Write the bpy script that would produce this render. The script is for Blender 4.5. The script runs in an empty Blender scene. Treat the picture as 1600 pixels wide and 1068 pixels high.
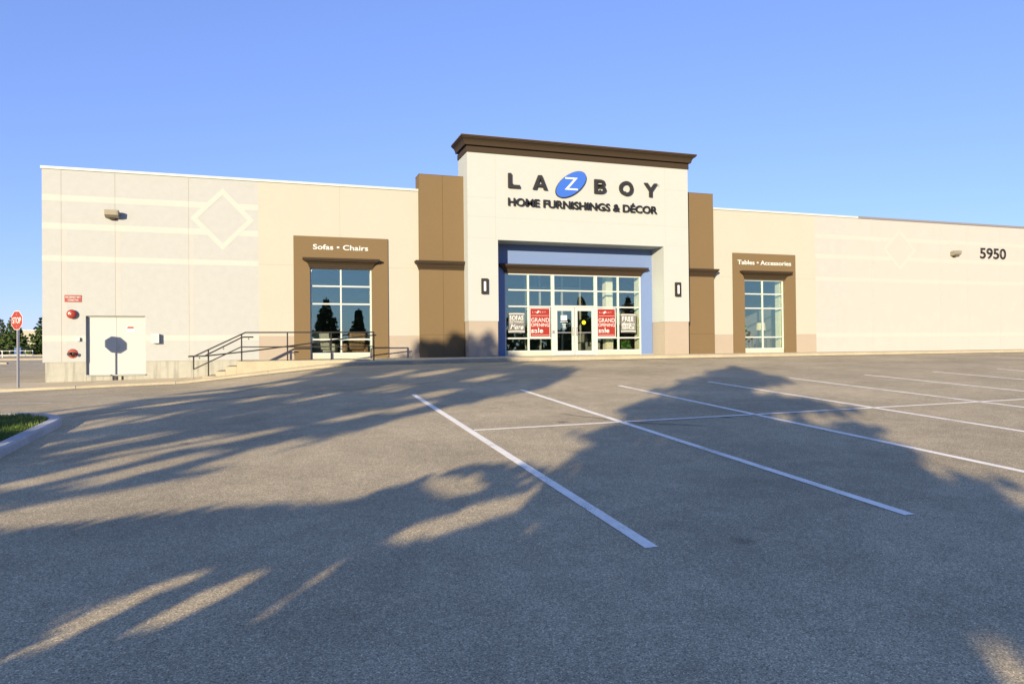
import bpy, bmesh, math, random
import numpy as np
from mathutils import Vector, Matrix
R = math.radians
scene = bpy.context.scene
col = scene.collection

# ------------------------------------------------------------------ camera
cam_d = bpy.data.cameras.new("camera")
cam = bpy.data.objects.new("camera", cam_d); col.objects.link(cam)
cam_d.sensor_width = 36.0
cam_d.lens = 1107.0 / 1600.0 * 36.0
cam_d.clip_start = 0.05; cam_d.clip_end = 3000
YAW, PITCH, ROLL = 0.3234, 0.0091, -0.0101
CAM = Vector((0.0, -30.7657, 0.3548))
F = Vector((math.sin(YAW)*math.cos(PITCH), math.cos(YAW)*math.cos(PITCH), math.sin(PITCH)))
R0 = Vector((math.cos(YAW), -math.sin(YAW), 0)); U0 = R0.cross(F)
Rr = R0*math.cos(ROLL) + U0*math.sin(ROLL); Uu = -R0*math.sin(ROLL) + U0*math.cos(ROLL)
m = Matrix((( Rr.x, Uu.x, -F.x, CAM.x), (Rr.y, Uu.y, -F.y, CAM.y), (Rr.z, Uu.z, -F.z, CAM.z), (0, 0, 0, 1)))
cam.matrix_world = m
scene.camera = cam

# ------------------------------------------------------------------ sky, sun, exposure
SUN_AZ, SUN_EL = 35.8, 11.5            # light travels towards azimuth 35.8 deg (from +Y to +X)
w = bpy.data.worlds.new("World"); scene.world = w; w.use_nodes = True
nt = w.node_tree; nt.nodes.clear()
sky = nt.nodes.new("ShaderNodeTexSky"); sky.sky_type = 'NISHITA'; sky.sun_disc = False
sky.sun_elevation = R(SUN_EL); sky.sun_rotation = R(180 + SUN_AZ)
sky.altitude = 600; sky.air_density = 1.0; sky.dust_density = 0.0; sky.ozone_density = 4.0
bg = nt.nodes.new("ShaderNodeBackground"); bg.inputs[1].default_value = 0.142
out = nt.nodes.new("ShaderNodeOutputWorld")
tint = nt.nodes.new("ShaderNodeMix"); tint.data_type = 'RGBA'; tint.blend_type = 'MULTIPLY'; tint.inputs[0].default_value = 1
tint.inputs[7].default_value = (.93, .97, 1.48, 1)
gam = nt.nodes.new("ShaderNodeGamma"); gam.inputs[1].default_value = .60
nt.links.new(sky.outputs[0], gam.inputs[0]); nt.links.new(gam.outputs[0], tint.inputs[6]); nt.links.new(tint.outputs[2], bg.inputs[0]); nt.links.new(bg.outputs[0], out.inputs[0])
sl = bpy.data.lights.new("sun", 'SUN'); sl.energy = 5.0; sl.angle = R(0.5); sl.color = (1.0, 0.81, 0.54)
so = bpy.data.objects.new("sun", sl); col.objects.link(so)
sd = Vector((math.sin(R(SUN_AZ))*math.cos(R(SUN_EL)), math.cos(R(SUN_AZ))*math.cos(R(SUN_EL)), -math.sin(R(SUN_EL))))
so.rotation_euler = sd.to_track_quat('-Z', 'Y').to_euler(); so.location = (-30, -50, 30)
scene.view_settings.view_transform = 'Standard'; scene.view_settings.look = 'None'
scene.view_settings.exposure = 1.13; scene.view_settings.gamma = 1.0
scene.view_settings.use_curve_mapping = False
scene.cycles.max_bounces = 8

# ------------------------------------------------------------------ helpers
def tag(o, label=None, cat=None, group=None, kind=None):
    if label: o["label"] = label
    if cat: o["category"] = cat
    if group: o["group"] = group
    if kind: o["kind"] = kind
    return o

def empty(name, loc=(0, 0, 0), label=None, cat=None, group=None):
    o = bpy.data.objects.new(name, None); col.objects.link(o); o.location = loc
    o.empty_display_size = .2
    return tag(o, label, cat, group)

class MB:
    def __init__(s): s.v = []; s.f = []; s.mi = []; s.m = 0
    def add(s, vs, fs, m=None):
        b = len(s.v); s.v += [tuple(p) for p in vs]
        for f in fs: s.f.append([i+b for i in f]); s.mi.append(s.m if m is None else m)
    def box(s, x0, x1, y0, y1, z0, z1, m=None):
        v = [(x0,y0,z0),(x1,y0,z0),(x1,y1,z0),(x0,y1,z0),(x0,y0,z1),(x1,y0,z1),(x1,y1,z1),(x0,y1,z1)]
        s.add(v, [(3,2,1,0),(4,5,6,7),(0,1,5,4),(1,2,6,5),(2,3,7,6),(3,0,4,7)], m)
    def bar(s, a, b, wx, wy, m=None, up=(0,0,1)):
        a = Vector(a); b = Vector(b); d = (b-a).normalized(); up = Vector(up)
        if abs(d.dot(up)) > .98: up = Vector((0,1,0))
        x = d.cross(up).normalized(); y = x.cross(d)
        v = []
        for p in (a, b):
            for sx, sy in ((-1,-1),(1,-1),(1,1),(-1,1)): v.append(p + x*sx*wx/2 + y*sy*wy/2)
        s.add(v, [(0,3,2,1),(4,5,6,7),(0,1,5,4),(1,2,6,5),(2,3,7,6),(3,0,4,7)], m)
    def tube(s, pts, r, n=8, m=None, cap=True):
        pts = [Vector(p) for p in pts]; rings = []; vs = []
        for i, p in enumerate(pts):
            d = (pts[min(i+1, len(pts)-1)] - pts[max(i-1, 0)]).normalized()
            up = Vector((0,0,1)) if abs(d.z) < .95 else Vector((0,1,0))
            x = d.cross(up).normalized(); y = x.cross(d)
            rr = r[i] if isinstance(r, (list, tuple)) else r
            for k in range(n):
                a = 2*math.pi*k/n; vs.append(p + x*math.cos(a)*rr + y*math.sin(a)*rr)
        fs = []
        for i in range(len(pts)-1):
            for k in range(n): fs.append((i*n+k, i*n+(k+1)%n, (i+1)*n+(k+1)%n, (i+1)*n+k))
        if cap:
            fs.append(tuple(range(n-1, -1, -1))); fs.append(tuple(range((len(pts)-1)*n, len(pts)*n)))
        s.add(vs, fs, m)
    def lathe(s, origin, axis, prof, n=20, m=None, sx=1, sy=1):
        """prof: (radius, distance along axis)"""
        o = Vector(origin); a = Vector(axis).normalized()
        up = Vector((0,0,1)) if abs(a.z) < .9 else Vector((0,1,0))
        x = a.cross(up).normalized(); y = x.cross(a); vs = []
        for r, t in prof:
            for k in range(n):
                q = 2*math.pi*k/n; vs.append(o + a*t + x*math.cos(q)*r*sx + y*math.sin(q)*r*sy)
        fs = []
        for i in range(len(prof)-1):
            for k in range(n): fs.append((i*n+k, i*n+(k+1)%n, (i+1)*n+(k+1)%n, (i+1)*n+k))
        fs.append(tuple(range(n-1,-1,-1))); fs.append(tuple(range((len(prof)-1)*n, len(prof)*n)))
        s.add(vs, fs, m)
    def prism(s, poly, a, b, axis='y', m=None):
        """poly of 2D points extruded from a to b along axis; for 'y' the polygon is (x, z); for 'z' (x, y); for 'x' (y, z)"""
        n = len(poly)
        def P(p, t): return {'y': (p[0], t, p[1]), 'z': (p[0], p[1], t), 'x': (t, p[0], p[1])}[axis]
        v = [P(p, a) for p in poly] + [P(p, b) for p in poly]
        s.add(v, [tuple(range(n)), tuple(range(2*n-1, n-1, -1))] + [(i, (i+1)%n + 0, (i+1)%n + n, i+n) for i in range(n)], m)
    def moulding(s, x0, x1, yf, yb, prof, m=None, left=True, right=True):
        """cornice wrapped round a block: prof = (projection, z) from bottom to top"""
        vs = []; n = len(prof)
        for p, z in prof:
            pl = p if left else 0; pr = p if right else 0
            vs += [(x0-pl, yb, z), (x0-pl, yf-p, z), (x1+pr, yf-p, z), (x1+pr, yb, z)]
        fs = []
        for i in range(n-1):
            for k in range(3): fs.append((i*4+k, i*4+k+1, i*4+k+5, i*4+k+4))
            fs.append((i*4+3, i*4, i*4+4, i*4+7))
        fs.append((3, 2, 1, 0)); b = (n-1)*4; fs.append((b, b+1, b+2, b+3))
        s.add(vs, fs, m)
    def build(s, name, mats, parent=None, smooth=False, bevel=0, loc=(0,0,0)):
        me = bpy.data.meshes.new(name); me.from_pydata([tuple(p) for p in s.v], [], s.f)
        if not isinstance(mats, (list, tuple)): mats = [mats]
        for mt in mats: me.materials.append(mt)
        me.polygons.foreach_set("material_index", s.mi)
        bm = bmesh.new(); bm.from_mesh(me); bmesh.ops.recalc_face_normals(bm, faces=bm.faces)
        if bevel: bmesh.ops.bevel(bm, geom=list(bm.edges), offset=bevel, segments=2, affect='EDGES', profile=.6)
        bm.to_mesh(me); bm.free()
        if smooth: me.polygons.foreach_set("use_smooth", [True]*len(me.polygons))
        me.update()
        o = bpy.data.objects.new(name, me); col.objects.link(o); o.location = loc
        if parent: o.parent = parent
        return o

def child_at(o, root):
    """keep world position of a mesh built in world coordinates under a moved empty"""
    o.parent = root
    o.matrix_parent_inverse = Matrix.Translation(-Vector(root.location))
    return o

# ---- materials
def mat(name, color, rough=.7, spec=.3, metal=0.0, noise=0.0, nscale=6.0, bump=0.0, bscale=60.0, stain=0.0, coat=0.0, emit=None):
    m_ = bpy.data.materials.new(name); m_.use_nodes = True; t = m_.node_tree; b = t.nodes["Principled BSDF"]
    b.inputs["Base Color"].default_value = (*color, 1); b.inputs["Roughness"].default_value = rough
    b.inputs["Specular IOR Level"].default_value = spec; b.inputs["Metallic"].default_value = metal
    if coat: b.inputs["Coat Weight"].default_value = coat
    if emit: b.inputs["Emission Color"].default_value = (*color, 1); b.inputs["Emission Strength"].default_value = emit
    if noise or bump:
        tc = t.nodes.new("ShaderNodeTexCoord")
    if noise:
        n1 = t.nodes.new("ShaderNodeTexNoise"); n1.inputs["Scale"].default_value = nscale; n1.inputs["Detail"].default_value = 8
        n1.inputs["Roughness"].default_value = .65
        n2 = t.nodes.new("ShaderNodeTexNoise"); n2.inputs["Scale"].default_value = nscale*.13; n2.inputs["Detail"].default_value = 4
        t.links.new(tc.outputs["Object"], n1.inputs[0]); t.links.new(tc.outputs["Object"], n2.inputs[0])
        ad = t.nodes.new("ShaderNodeMath"); ad.operation = 'ADD'
        t.links.new(n1.outputs[0], ad.inputs[0]); t.links.new(n2.outputs[0], ad.inputs[1])
        mr = t.nodes.new("ShaderNodeMapRange"); mr.inputs[1].default_value = .6; mr.inputs[2].default_value = 1.4
        mr.inputs[3].default_value = 1-noise; mr.inputs[4].default_value = 1+noise
        t.links.new(ad.outputs[0], mr.inputs[0])
        mx = t.nodes.new("ShaderNodeMix"); mx.data_type = 'RGBA'; mx.blend_type = 'MULTIPLY'; mx.inputs[0].default_value = 1
        mx.inputs[6].default_value = (*color, 1); t.links.new(mr.outputs[0], mx.inputs[7]); t.links.new(mx.outputs[2], b.inputs["Base Color"])
        if stain:
            mp = t.nodes.new("ShaderNodeMapping"); mp.inputs["Scale"].default_value = (3.5, 3.5, .35)
            n3 = t.nodes.new("ShaderNodeTexNoise"); n3.inputs["Scale"].default_value = 1.6; n3.inputs["Detail"].default_value = 6
            t.links.new(tc.outputs["Object"], mp.inputs[0]); t.links.new(mp.outputs[0], n3.inputs[0])
            r3 = t.nodes.new("ShaderNodeMapRange"); r3.inputs[1].default_value = .48; r3.inputs[2].default_value = .72
            r3.inputs[3].default_value = 1; r3.inputs[4].default_value = 1-stain
            t.links.new(n3.outputs[0], r3.inputs[0])
            m2 = t.nodes.new("ShaderNodeMix"); m2.data_type = 'RGBA'; m2.blend_type = 'MULTIPLY'; m2.inputs[0].default_value = 1
            t.links.new(mx.outputs[2], m2.inputs[6]); t.links.new(r3.outputs[0], m2.inputs[7]); t.links.new(m2.outputs[2], b.inputs["Base Color"])
    if bump:
        nb = t.nodes.new("ShaderNodeTexNoise"); nb.inputs["Scale"].default_value = bscale; nb.inputs["Detail"].default_value = 3
        t.links.new(tc.outputs["Object"], nb.inputs[0])
        bp = t.nodes.new("ShaderNodeBump"); bp.inputs["Strength"].default_value = bump; bp.inputs["Distance"].default_value = .02
        t.links.new(nb.outputs[0], bp.inputs["Height"]); t.links.new(bp.outputs[0], b.inputs["Normal"])
    return m_

def asphalt_mat():
    m_ = bpy.data.materials.new("asphalt"); m_.use_nodes = True; t = m_.node_tree; b = t.nodes["Principled BSDF"]
    L = t.links.new; N = t.nodes.new
    tc = N("ShaderNodeTexCoord")
    vo = N("ShaderNodeTexVoronoi"); vo.inputs["Scale"].default_value = 130
    n1 = N("ShaderNodeTexNoise"); n1.inputs["Scale"].default_value = 38; n1.inputs["Detail"].default_value = 6; n1.inputs["Roughness"].default_value = .8
    n2 = N("ShaderNodeTexNoise"); n2.inputs["Scale"].default_value = .35; n2.inputs["Detail"].default_value = 7; n2.inputs["Roughness"].default_value = .6
    n4 = N("ShaderNodeTexNoise"); n4.inputs["Scale"].default_value = 2.6; n4.inputs["Detail"].default_value = 5; n4.inputs["Roughness"].default_value = .7
    for x in (vo, n1, n2, n4): L(tc.outputs["Object"], x.inputs["Vector"])
    sep = N("ShaderNodeSeparateColor"); L(vo.outputs["Color"], sep.inputs[0])
    r0 = N("ShaderNodeValToRGB"); e = r0.color_ramp.elements          # the stones: most grey, some dark, a few pale
    e[0].position = 0; e[0].color = (.15, .147, .141, 1); e[1].position = 1; e[1].color = (.68, .66, .62, 1)
    x = r0.color_ramp.elements.new(.18); x.color = (.27, .263, .252, 1); x = r0.color_ramp.elements.new(.86); x.color = (.43, .418, .40, 1)
    L(sep.outputs[0], r0.inputs[0])
    def rng(src, a, bb, c, d):
        q = N("ShaderNodeMapRange"); q.inputs[1].default_value = a; q.inputs[2].default_value = bb; q.inputs[3].default_value = c; q.inputs[4].default_value = d
        L(src, q.inputs[0]); return q.outputs[0]
    def mul(a, bb):
        q = N("ShaderNodeMix"); q.data_type = 'RGBA'; q.blend_type = 'MULTIPLY'; q.inputs[0].default_value = 1
        L(a, q.inputs[6]); L(bb, q.inputs[7]); return q.outputs[2]
    c = mul(r0.outputs[0], rng(n1.outputs[0], .3, .7, .80, 1.20))
    c = mul(c, rng(n2.outputs[0], .32, .7, 1.16, .80))
    c = mul(c, rng(n4.outputs[0], .35, .72, 1.08, .86))
    # dark oil drips
    v2 = N("ShaderNodeTexVoronoi"); v2.inputs["Scale"].default_value = .55; L(tc.outputs["Object"], v2.inputs["Vector"])
    c = mul(c, rng(v2.outputs["Distance"], .03, .085, .55, 1.0))
    g = N("ShaderNodeMix"); g.data_type = 'RGBA'; g.blend_type = 'MULTIPLY'; g.inputs[0].default_value = 1; g.inputs[7].default_value = ASPH_GAIN
    L(c, g.inputs[6]); L(g.outputs[2], b.inputs["Base Color"])
    b.inputs["Roughness"].default_value = .9; b.inputs["Specular IOR Level"].default_value = .15
    bp = N("ShaderNodeBump"); bp.inputs["Strength"].default_value = .35; bp.inputs["Distance"].default_value = .006
    L(vo.outputs["Distance"], bp.inputs["Height"]); L(bp.outputs[0], b.inputs["Normal"])
    return m_
ASPH_GAIN = (1.22, 1.06, .71, 1)

def glass_mat(name, tint, refl, rcol=(.82, .95, 1.0), rough=0.0):
    m_ = bpy.data.materials.new(name); m_.use_nodes = True; t = m_.node_tree; t.nodes.clear()
    o = t.nodes.new("ShaderNodeOutputMaterial"); tr = t.nodes.new("ShaderNodeBsdfTransparent"); tr.inputs[0].default_value = (*tint, 1)
    gl = t.nodes.new("ShaderNodeBsdfGlossy"); gl.inputs["Color"].default_value = (*rcol, 1); gl.inputs["Roughness"].default_value = rough
    fr = t.nodes.new("ShaderNodeFresnel"); fr.inputs[0].default_value = 1.5
    ad = t.nodes.new("ShaderNodeMath"); ad.operation = 'ADD'; ad.use_clamp = True; ad.inputs[1].default_value = refl
    mx = t.nodes.new("ShaderNodeMixShader")
    t.links.new(fr.outputs[0], ad.inputs[0]); t.links.new(ad.outputs[0], mx.inputs[0])
    t.links.new(tr.outputs[0], mx.inputs[1]); t.links.new(gl.outputs[0], mx.inputs[2]); t.links.new(mx.outputs[0], o.inputs[0])
    # float glass is never quite flat
    tc = t.nodes.new("ShaderNodeTexCoord"); n = t.nodes.new("ShaderNodeTexNoise"); n.inputs["Scale"].default_value = 1.3; n.inputs["Detail"].default_value = 1
    b = t.nodes.new("ShaderNodeBump"); b.inputs["Strength"].default_value = .06; b.inputs["Distance"].default_value = .02
    t.links.new(tc.outputs["Object"], n.inputs[0]); t.links.new(n.outputs[0], b.inputs["Height"]); t.links.new(b.outputs[0], gl.inputs["Normal"])
    return m_

def leaf_mat(name, c1, c2, trans=.25):
    m_ = bpy.data.materials.new(name); m_.use_nodes = True; t = m_.node_tree; b = t.nodes["Principled BSDF"]
    tc = t.nodes.new("ShaderNodeTexCoord"); n = t.nodes.new("ShaderNodeTexNoise"); n.inputs["Scale"].default_value = 2.2; n.inputs["Detail"].default_value = 6
    r = t.nodes.new("ShaderNodeValToRGB"); e = r.color_ramp.elements
    e[0].position = .35; e[0].color = (*c1, 1); e[1].position = .68; e[1].color = (*c2, 1)
    t.links.new(tc.outputs["Object"], n.inputs[0]); t.links.new(n.outputs[0], r.inputs[0]); t.links.new(r.outputs[0], b.inputs["Base Color"])
    b.inputs["Roughness"].default_value = .6; b.inputs["Specular IOR Level"].default_value = .2
    return m_

M = {}
M['asphalt'] = asphalt_mat()
M['line'] = mat('road paint', (.90, .87, .74), .65, .3, noise=.16, nscale=34)
M['concrete'] = mat('pavement concrete', (0.5336, 0.4541, 0.297), .9, .2, noise=.13, nscale=9, bump=.15, bscale=80)
M['kerbc'] = mat('kerb concrete', (0.324, 0.2945, 0.216), .9, .2, noise=.18, nscale=12, bump=.2, bscale=70)
M['islandc'] = mat('old kerb concrete', (.42, .42, .41), .9, .2, noise=.22, nscale=12, bump=.3, bscale=60)
M['found'] = mat('foundation concrete', (0.282, 0.2883, 0.2567), .9, .2, noise=.12, nscale=5, bump=.15, bscale=60, stain=.35)
M['aggregate'] = mat('exposed aggregate panel', (0.3065, 0.3273, 0.3315), .9, .15, noise=.05, nscale=30, bump=.3, bscale=90)
M['aggregate_smooth'] = mat('weathered smooth panel', (0.3327, 0.3341, 0.3272), .9, .15, noise=.035, nscale=11, bump=.2, bscale=90)
M['band'] = mat('smooth painted band', (0.3534, 0.3662, 0.3509), .8, .2, noise=.03, nscale=8)
M['softband'] = mat('thinly painted strip', (0.3228, 0.3302, 0.3267), .9, .15, noise=.06, nscale=20, bump=.2, bscale=90)
M['band_faint'] = mat('faded painted band', (.352, .352, .338), .85, .2, noise=.03, nscale=8)
M['pale'] = mat('pale smooth panel', (0.3329, 0.3443, 0.3346), .8, .2, noise=.03, nscale=8)
M['joint'] = mat('panel joint', (0.3343, 0.3396, 0.308), .9, .1)
M['tan'] = mat('tan stucco', (0.3275, 0.33, 0.29), .85, .2, noise=.03, nscale=5, bump=.12, bscale=220)
M['tanbase'] = mat('dark tan stucco', (0.2827, 0.2512, 0.2086), .85, .2, noise=.03, nscale=5, bump=.12, bscale=220)
M['tanjoint'] = mat('tan stucco joint', (0.2692, 0.261, 0.2188), .9, .1)
M['cream'] = mat('cream stucco', (0.325, 0.3546, 0.3511), .85, .2, noise=.02, nscale=4, bump=.1, bscale=220)
M['creamjoint'] = mat('cream stucco joint', (0.2911, 0.3073, 0.29), .9, .1)
M['brown'] = mat('brown stucco', (0.1287, 0.0923, 0.0482), .85, .2, noise=.03, nscale=5, bump=.12, bscale=220)
M['brownjoint'] = mat('brown stucco joint', (0.084, 0.0572, 0.0284), .9, .1)
M['dkbrown'] = mat('dark brown moulding', (0.0327, 0.0225, 0.0127), .75, .25, noise=.05, nscale=6)
M['blue'] = mat('blue painted wall', (.115, .178, .345), .7, .25, noise=.02, nscale=4)
M['coping'] = mat('white metal coping', (0.3654, 0.4032, 0.3936), .5, .4)
M['copingdark'] = mat('grey metal coping', (.16, .16, .17), .5, .4)
M['white'] = mat('white aluminium frame', (0.3828, 0.4224, 0.4128), .45, .4)
M['sill'] = mat('cream sill panel', (0.3567, 0.3648, 0.3168), .8, .2, noise=.04, nscale=6)
M['whitedoor'] = mat('white painted steel door', (0.3202, 0.3489, 0.3502), .5, .35, noise=.015, nscale=3)
M['roof'] = mat('roof membrane', (.35, .35, .35), .9, .1)
M['glass'] = glass_mat('window glass', (.90, .91, .88), .115, (.76, 1.0, .84))
M['carglass'] = glass_mat('clear glass', (.8, .9, .82), .03)
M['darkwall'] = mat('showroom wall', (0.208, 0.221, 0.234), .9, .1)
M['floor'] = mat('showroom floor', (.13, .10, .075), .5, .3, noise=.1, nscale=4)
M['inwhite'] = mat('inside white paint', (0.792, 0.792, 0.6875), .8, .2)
M['black'] = mat('black painted steel', (.012, .011, .011), .45, .4)
M['steel'] = mat('galvanised steel', (.36,.36,.37), .4, .5, metal=.6)
M['letter'] = mat('charcoal letter', (0.0168, 0.0162, 0.015), .5, .4)
M['emblem'] = mat('blue emblem face', (0.0315, 0.1045, 0.432), .4, .4)
M['white_letter'] = mat('white lettering', (0.4785, 0.528, 0.528), .5, .3)
M['red'] = mat('red poster', (0.2228, 0.0199, 0.0135), .55, .3, noise=.03, nscale=4)
M['greyp'] = mat('grey poster', (0.126, 0.1235, 0.1215), .6, .3)
M['signred'] = mat('red sign enamel', (0.2025, 0.0214, 0.0135), .4, .4)
M['stopred'] = mat('faded red reflective sheet', (0.2304, 0.0304, 0.013), .45, .4, noise=.05, nscale=9)
M['bell'] = mat('red bell enamel', (0.2025, 0.0228, 0.013), .3, .5)
M['tanmetal'] = mat('tan light housing', (0.1989, 0.1881, 0.1453), .5, .4, noise=.08, nscale=20)
M['lens'] = mat('frosted lens', (.75, .74, .70), .3, .5)
M['dark'] = mat('very dark plastic', (.02, .02, .02), .5, .4)
M['yellow'] = mat('yellow disc', (.75, .62, .02), .5, .3)
M['needle'] = leaf_mat('spruce needles', (.018, .036, .012), (.06, .095, .03))
M['needle_lit'] = leaf_mat('spruce needles with painted sunlight', (.022, .045, .014), (.10, .145, .045))  # lighter copy of the needles: sunlight put into the colour
M['leaf'] = leaf_mat('broad leaves', (.03, .055, .015), (.08, .125, .035))
M['grass'] = leaf_mat('grass blades', (.045, .11, .012), (.17, .22, .05))
M['soil'] = mat('island soil', (.07, .075, .035), .95, .1, noise=.3, nscale=12)
M['bark'] = mat('bark', (.09, .065, .045), .95, .1, noise=.3, nscale=14, bump=.5, bscale=30)
M['farwall'] = mat('far pale wall', (0.324, 0.3135, 0.252), .9, .1, noise=.03)
M['galv'] = mat('pale painted rail', (.60, .61, .62), .5, .4)
M['bluecar'] = mat('blue car paint', (.03, .10, .26), .25, .5, coat=.6)
M['tyre'] = mat('tyre rubber', (.015, .015, .015), .8, .2)
M['leather'] = mat('grey leather', (.33, .34, .34), .5, .4, noise=.06, nscale=9)
M['brownfab'] = mat('tan fabric', (.30, .20, .13), .8, .2, noise=.12, nscale=25)
M['shade'] = mat('cream lamp shade', (.72, .64, .45), .8, .2)
M['wood'] = mat('dark wood', (.10, .055, .03), .4, .4, noise=.25, nscale=9)
M['pot'] = mat('glazed pot', (.14, .16, .17), .3, .5)
M['stalk'] = mat('dry stalks', (.62, .56, .42), .8, .2)
M['housep'] = mat('green house plant', (.06, .15, .03), .5, .3)
M['bulb'] = mat('lit downlight', (1.0, .93, .78), .5, .3, emit=6.0)

def wear(m_, under, amount):
    """let the stones show through thin paint"""
    t = m_.node_tree; b = t.nodes["Principled BSDF"]; src = b.inputs["Base Color"].links[0].from_socket
    tc = t.nodes.new("ShaderNodeTexCoord"); n = t.nodes.new("ShaderNodeTexNoise"); n.inputs["Scale"].default_value = 75; n.inputs["Detail"].default_value = 3
    n2 = t.nodes.new("ShaderNodeTexNoise"); n2.inputs["Scale"].default_value = 1.7; n2.inputs["Detail"].default_value = 4
    ad = t.nodes.new("ShaderNodeMath"); ad.operation = 'ADD'
    r = t.nodes.new("ShaderNodeMapRange"); r.inputs[1].default_value = 1.12; r.inputs[2].default_value = 1.28; r.inputs[3].default_value = 0; r.inputs[4].default_value = amount
    x = t.nodes.new("ShaderNodeMix"); x.data_type = 'RGBA'; x.inputs[7].default_value = (*under, 1)
    for q in (n, n2): t.links.new(tc.outputs["Object"], q.inputs[0])
    t.links.new(n.outputs[0], ad.inputs[0]); t.links.new(n2.outputs[0], ad.inputs[1]); t.links.new(ad.outputs[0], r.inputs[0])
    t.links.new(src, x.inputs[6]); t.links.new(r.outputs[0], x.inputs[0]); t.links.new(x.outputs[2], b.inputs["Base Color"])
wear(M['line'], (.36, .34, .28), .85)
# ---- lettering
def text_mesh(s, bold=0.0, shear=0.0):
    cu = bpy.data.curves.new("lettering", 'FONT'); cu.body = s; cu.offset = bold; cu.shear = shear; cu.resolution_u = 4
    ob = bpy.data.objects.new("lettering", cu); col.objects.link(ob)
    dg = bpy.context.evaluated_depsgraph_get(); dg.update()
    me = bpy.data.meshes.new_from_object(ob.evaluated_get(dg))
    bpy.data.objects.remove(ob); bpy.data.curves.remove(cu)
    bm = bmesh.new(); bm.from_mesh(me); bpy.data.meshes.remove(me)
    return bm
def letters(name, s, x0, x1, z0, z1, y, depth, mt, parent=None, bold=0.0, shear=0.0, fitcaps=None):
    """flat-backed raised letters filling x0..x1, z0..z1 in the plane y, standing depth proud towards -y.
       fitcaps: letter whose own height spans z0..z1 when the word has accents or tails"""
    bm = text_mesh(s, bold, shear)
    xs = [v.co.x for v in bm.verts]; ys = [v.co.y for v in bm.verts]
    lo, hi = min(ys), max(ys)
    if fitcaps:
        b2 = text_mesh(fitcaps, bold, shear); q = [v.co.y for v in b2.verts]; lo, hi = min(q), max(q); b2.free()
    sx = (x1-x0)/(max(xs)-min(xs)); sz = (z1-z0)/(hi-lo); mx_ = min(xs)
    if depth:
        g = bmesh.ops.extrude_face_region(bm, geom=list(bm.faces))
        new = [e for e in g['geom'] if isinstance(e, bmesh.types.BMVert)]
        ns = set(new)
    else: ns = set(bm.verts)
    for v in bm.verts:
        v.co = Vector((x0+(v.co.x-mx_)*sx, y-(depth if v in ns else 0), z0+(v.co.y-lo)*sz))
    bmesh.ops.recalc_face_normals(bm, faces=bm.faces)
    me = bpy.data.meshes.new(name); bm.to_mesh(me); bm.free(); me.materials.append(mt)
    o = bpy.data.objects.new(name, me); col.objects.link(o)
    if parent: child_at(o, parent)
    return o

def words(o, part, parent, gap):
    """split a lettering mesh into one mesh per word, as children of parent"""
    bm = bmesh.new(); bm.from_mesh(o.data); mt = o.data.materials[0]
    todo = set(bm.faces); isl = []
    while todo:
        st_ = [todo.pop()]; g = set(st_)
        while st_:
            f = st_.pop()
            for v in f.verts:
                for q in v.link_faces:
                    if q in todo: todo.discard(q); g.add(q); st_.append(q)
        xs_ = [v.co.x for f in g for v in f.verts]; isl.append((min(xs_), max(xs_), g))
    isl.sort(key=lambda i: i[0]); groups = []
    for a, c, g in isl:
        if groups and a - groups[-1][0] < gap: groups[-1][0] = max(groups[-1][0], c); groups[-1][1] |= g
        else: groups.append([c, set(g)])
    for c, g in groups:
        idx = {}; V = []; Fc = []
        for f in g:
            ff = []
            for v in f.verts:
                if v not in idx: idx[v] = len(V); V.append(tuple(v.co))
                ff.append(idx[v])
            Fc.append(ff)
        b = MB(); b.add(V, Fc); child_at(b.build(part, mt), parent)
    bm.free(); bpy.data.objects.remove(o)

# ------------------------------------------------------------------ ground
def lerp_tab(x, xs, ys): return float(np.interp(x, xs, ys))
ZCX = [-8.04, -5.82, -3.06, -.21, 1.13, 2.05, 2.99, 7.2, 12, 18, 38]
ZCZ = [-.89, -.83, -.76, -.48, -.35, -.27, -.22, -.19, -.16, -.14, -.11]
def zc(x): return lerp_tab(x, ZCX, ZCZ)
def plane(x, y): return -.0915 + .0133*min(max(x, -25), 25) + .0469*min(max(y, -60), 100)
def G(x, y):
    """height of the asphalt: the lot falls away from the store, the drive beside the store is nearly level"""
    if y <= -13: return plane(x, y)
    t = min((y+13)/9.4, 1); z = plane(x, -13)*(1-t) + zc(x)*t
    if y > -3.6:
        if x > -8.6: z = -.95
        else:
            t = min(max((y-40)/65, 0), 1); t = t*t*(3-2*t); z = -.9 + .88*t
    return z
def sheet(name, xs, ys, fz, mt, dz=0.0):
    vs = [(x, y, fz(x, y)+dz) for y in ys for x in xs]; n = len(xs)
    fs = [(j*n+i, j*n+i+1, (j+1)*n+i+1, (j+1)*n+i) for j in range(len(ys)-1) for i in range(n-1)]
    b = MB(); b.add(vs, fs); return b.build(name, mt, smooth=True)
xs = [-600, -250, -120, -70, -45, -30, -22, -17, -14, -12, -10.5, -9.4, -8.62, -8.55] + [-8.04, -7.5, -7, -6.4, -5.82, -5.2, -4.5, -3.8, -3.06, -2.5, -1.8, -1, -.21, .4, 1.13, 2.05, 2.99, 4, 5, 6, 7.2, 9, 11, 13, 15, 18, 21, 25, 30, 38, 50, 70, 120, 250, 600]
ys = [-700, -300, -140, -90, -75, -60, -52] + [-46+1.5*i for i in range(22)] + [-13, -12, -11, -10, -9, -8, -7, -6, -5, -4.3, -3.62, -3.58, 0, 10, 20, 30, 40, 48, 56, 64, 72, 80, 88, 96, 105, 140, 200, 400, 900]
tag(sheet('parking_lot', xs, ys, G, M['asphalt']), kind='structure')

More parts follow.
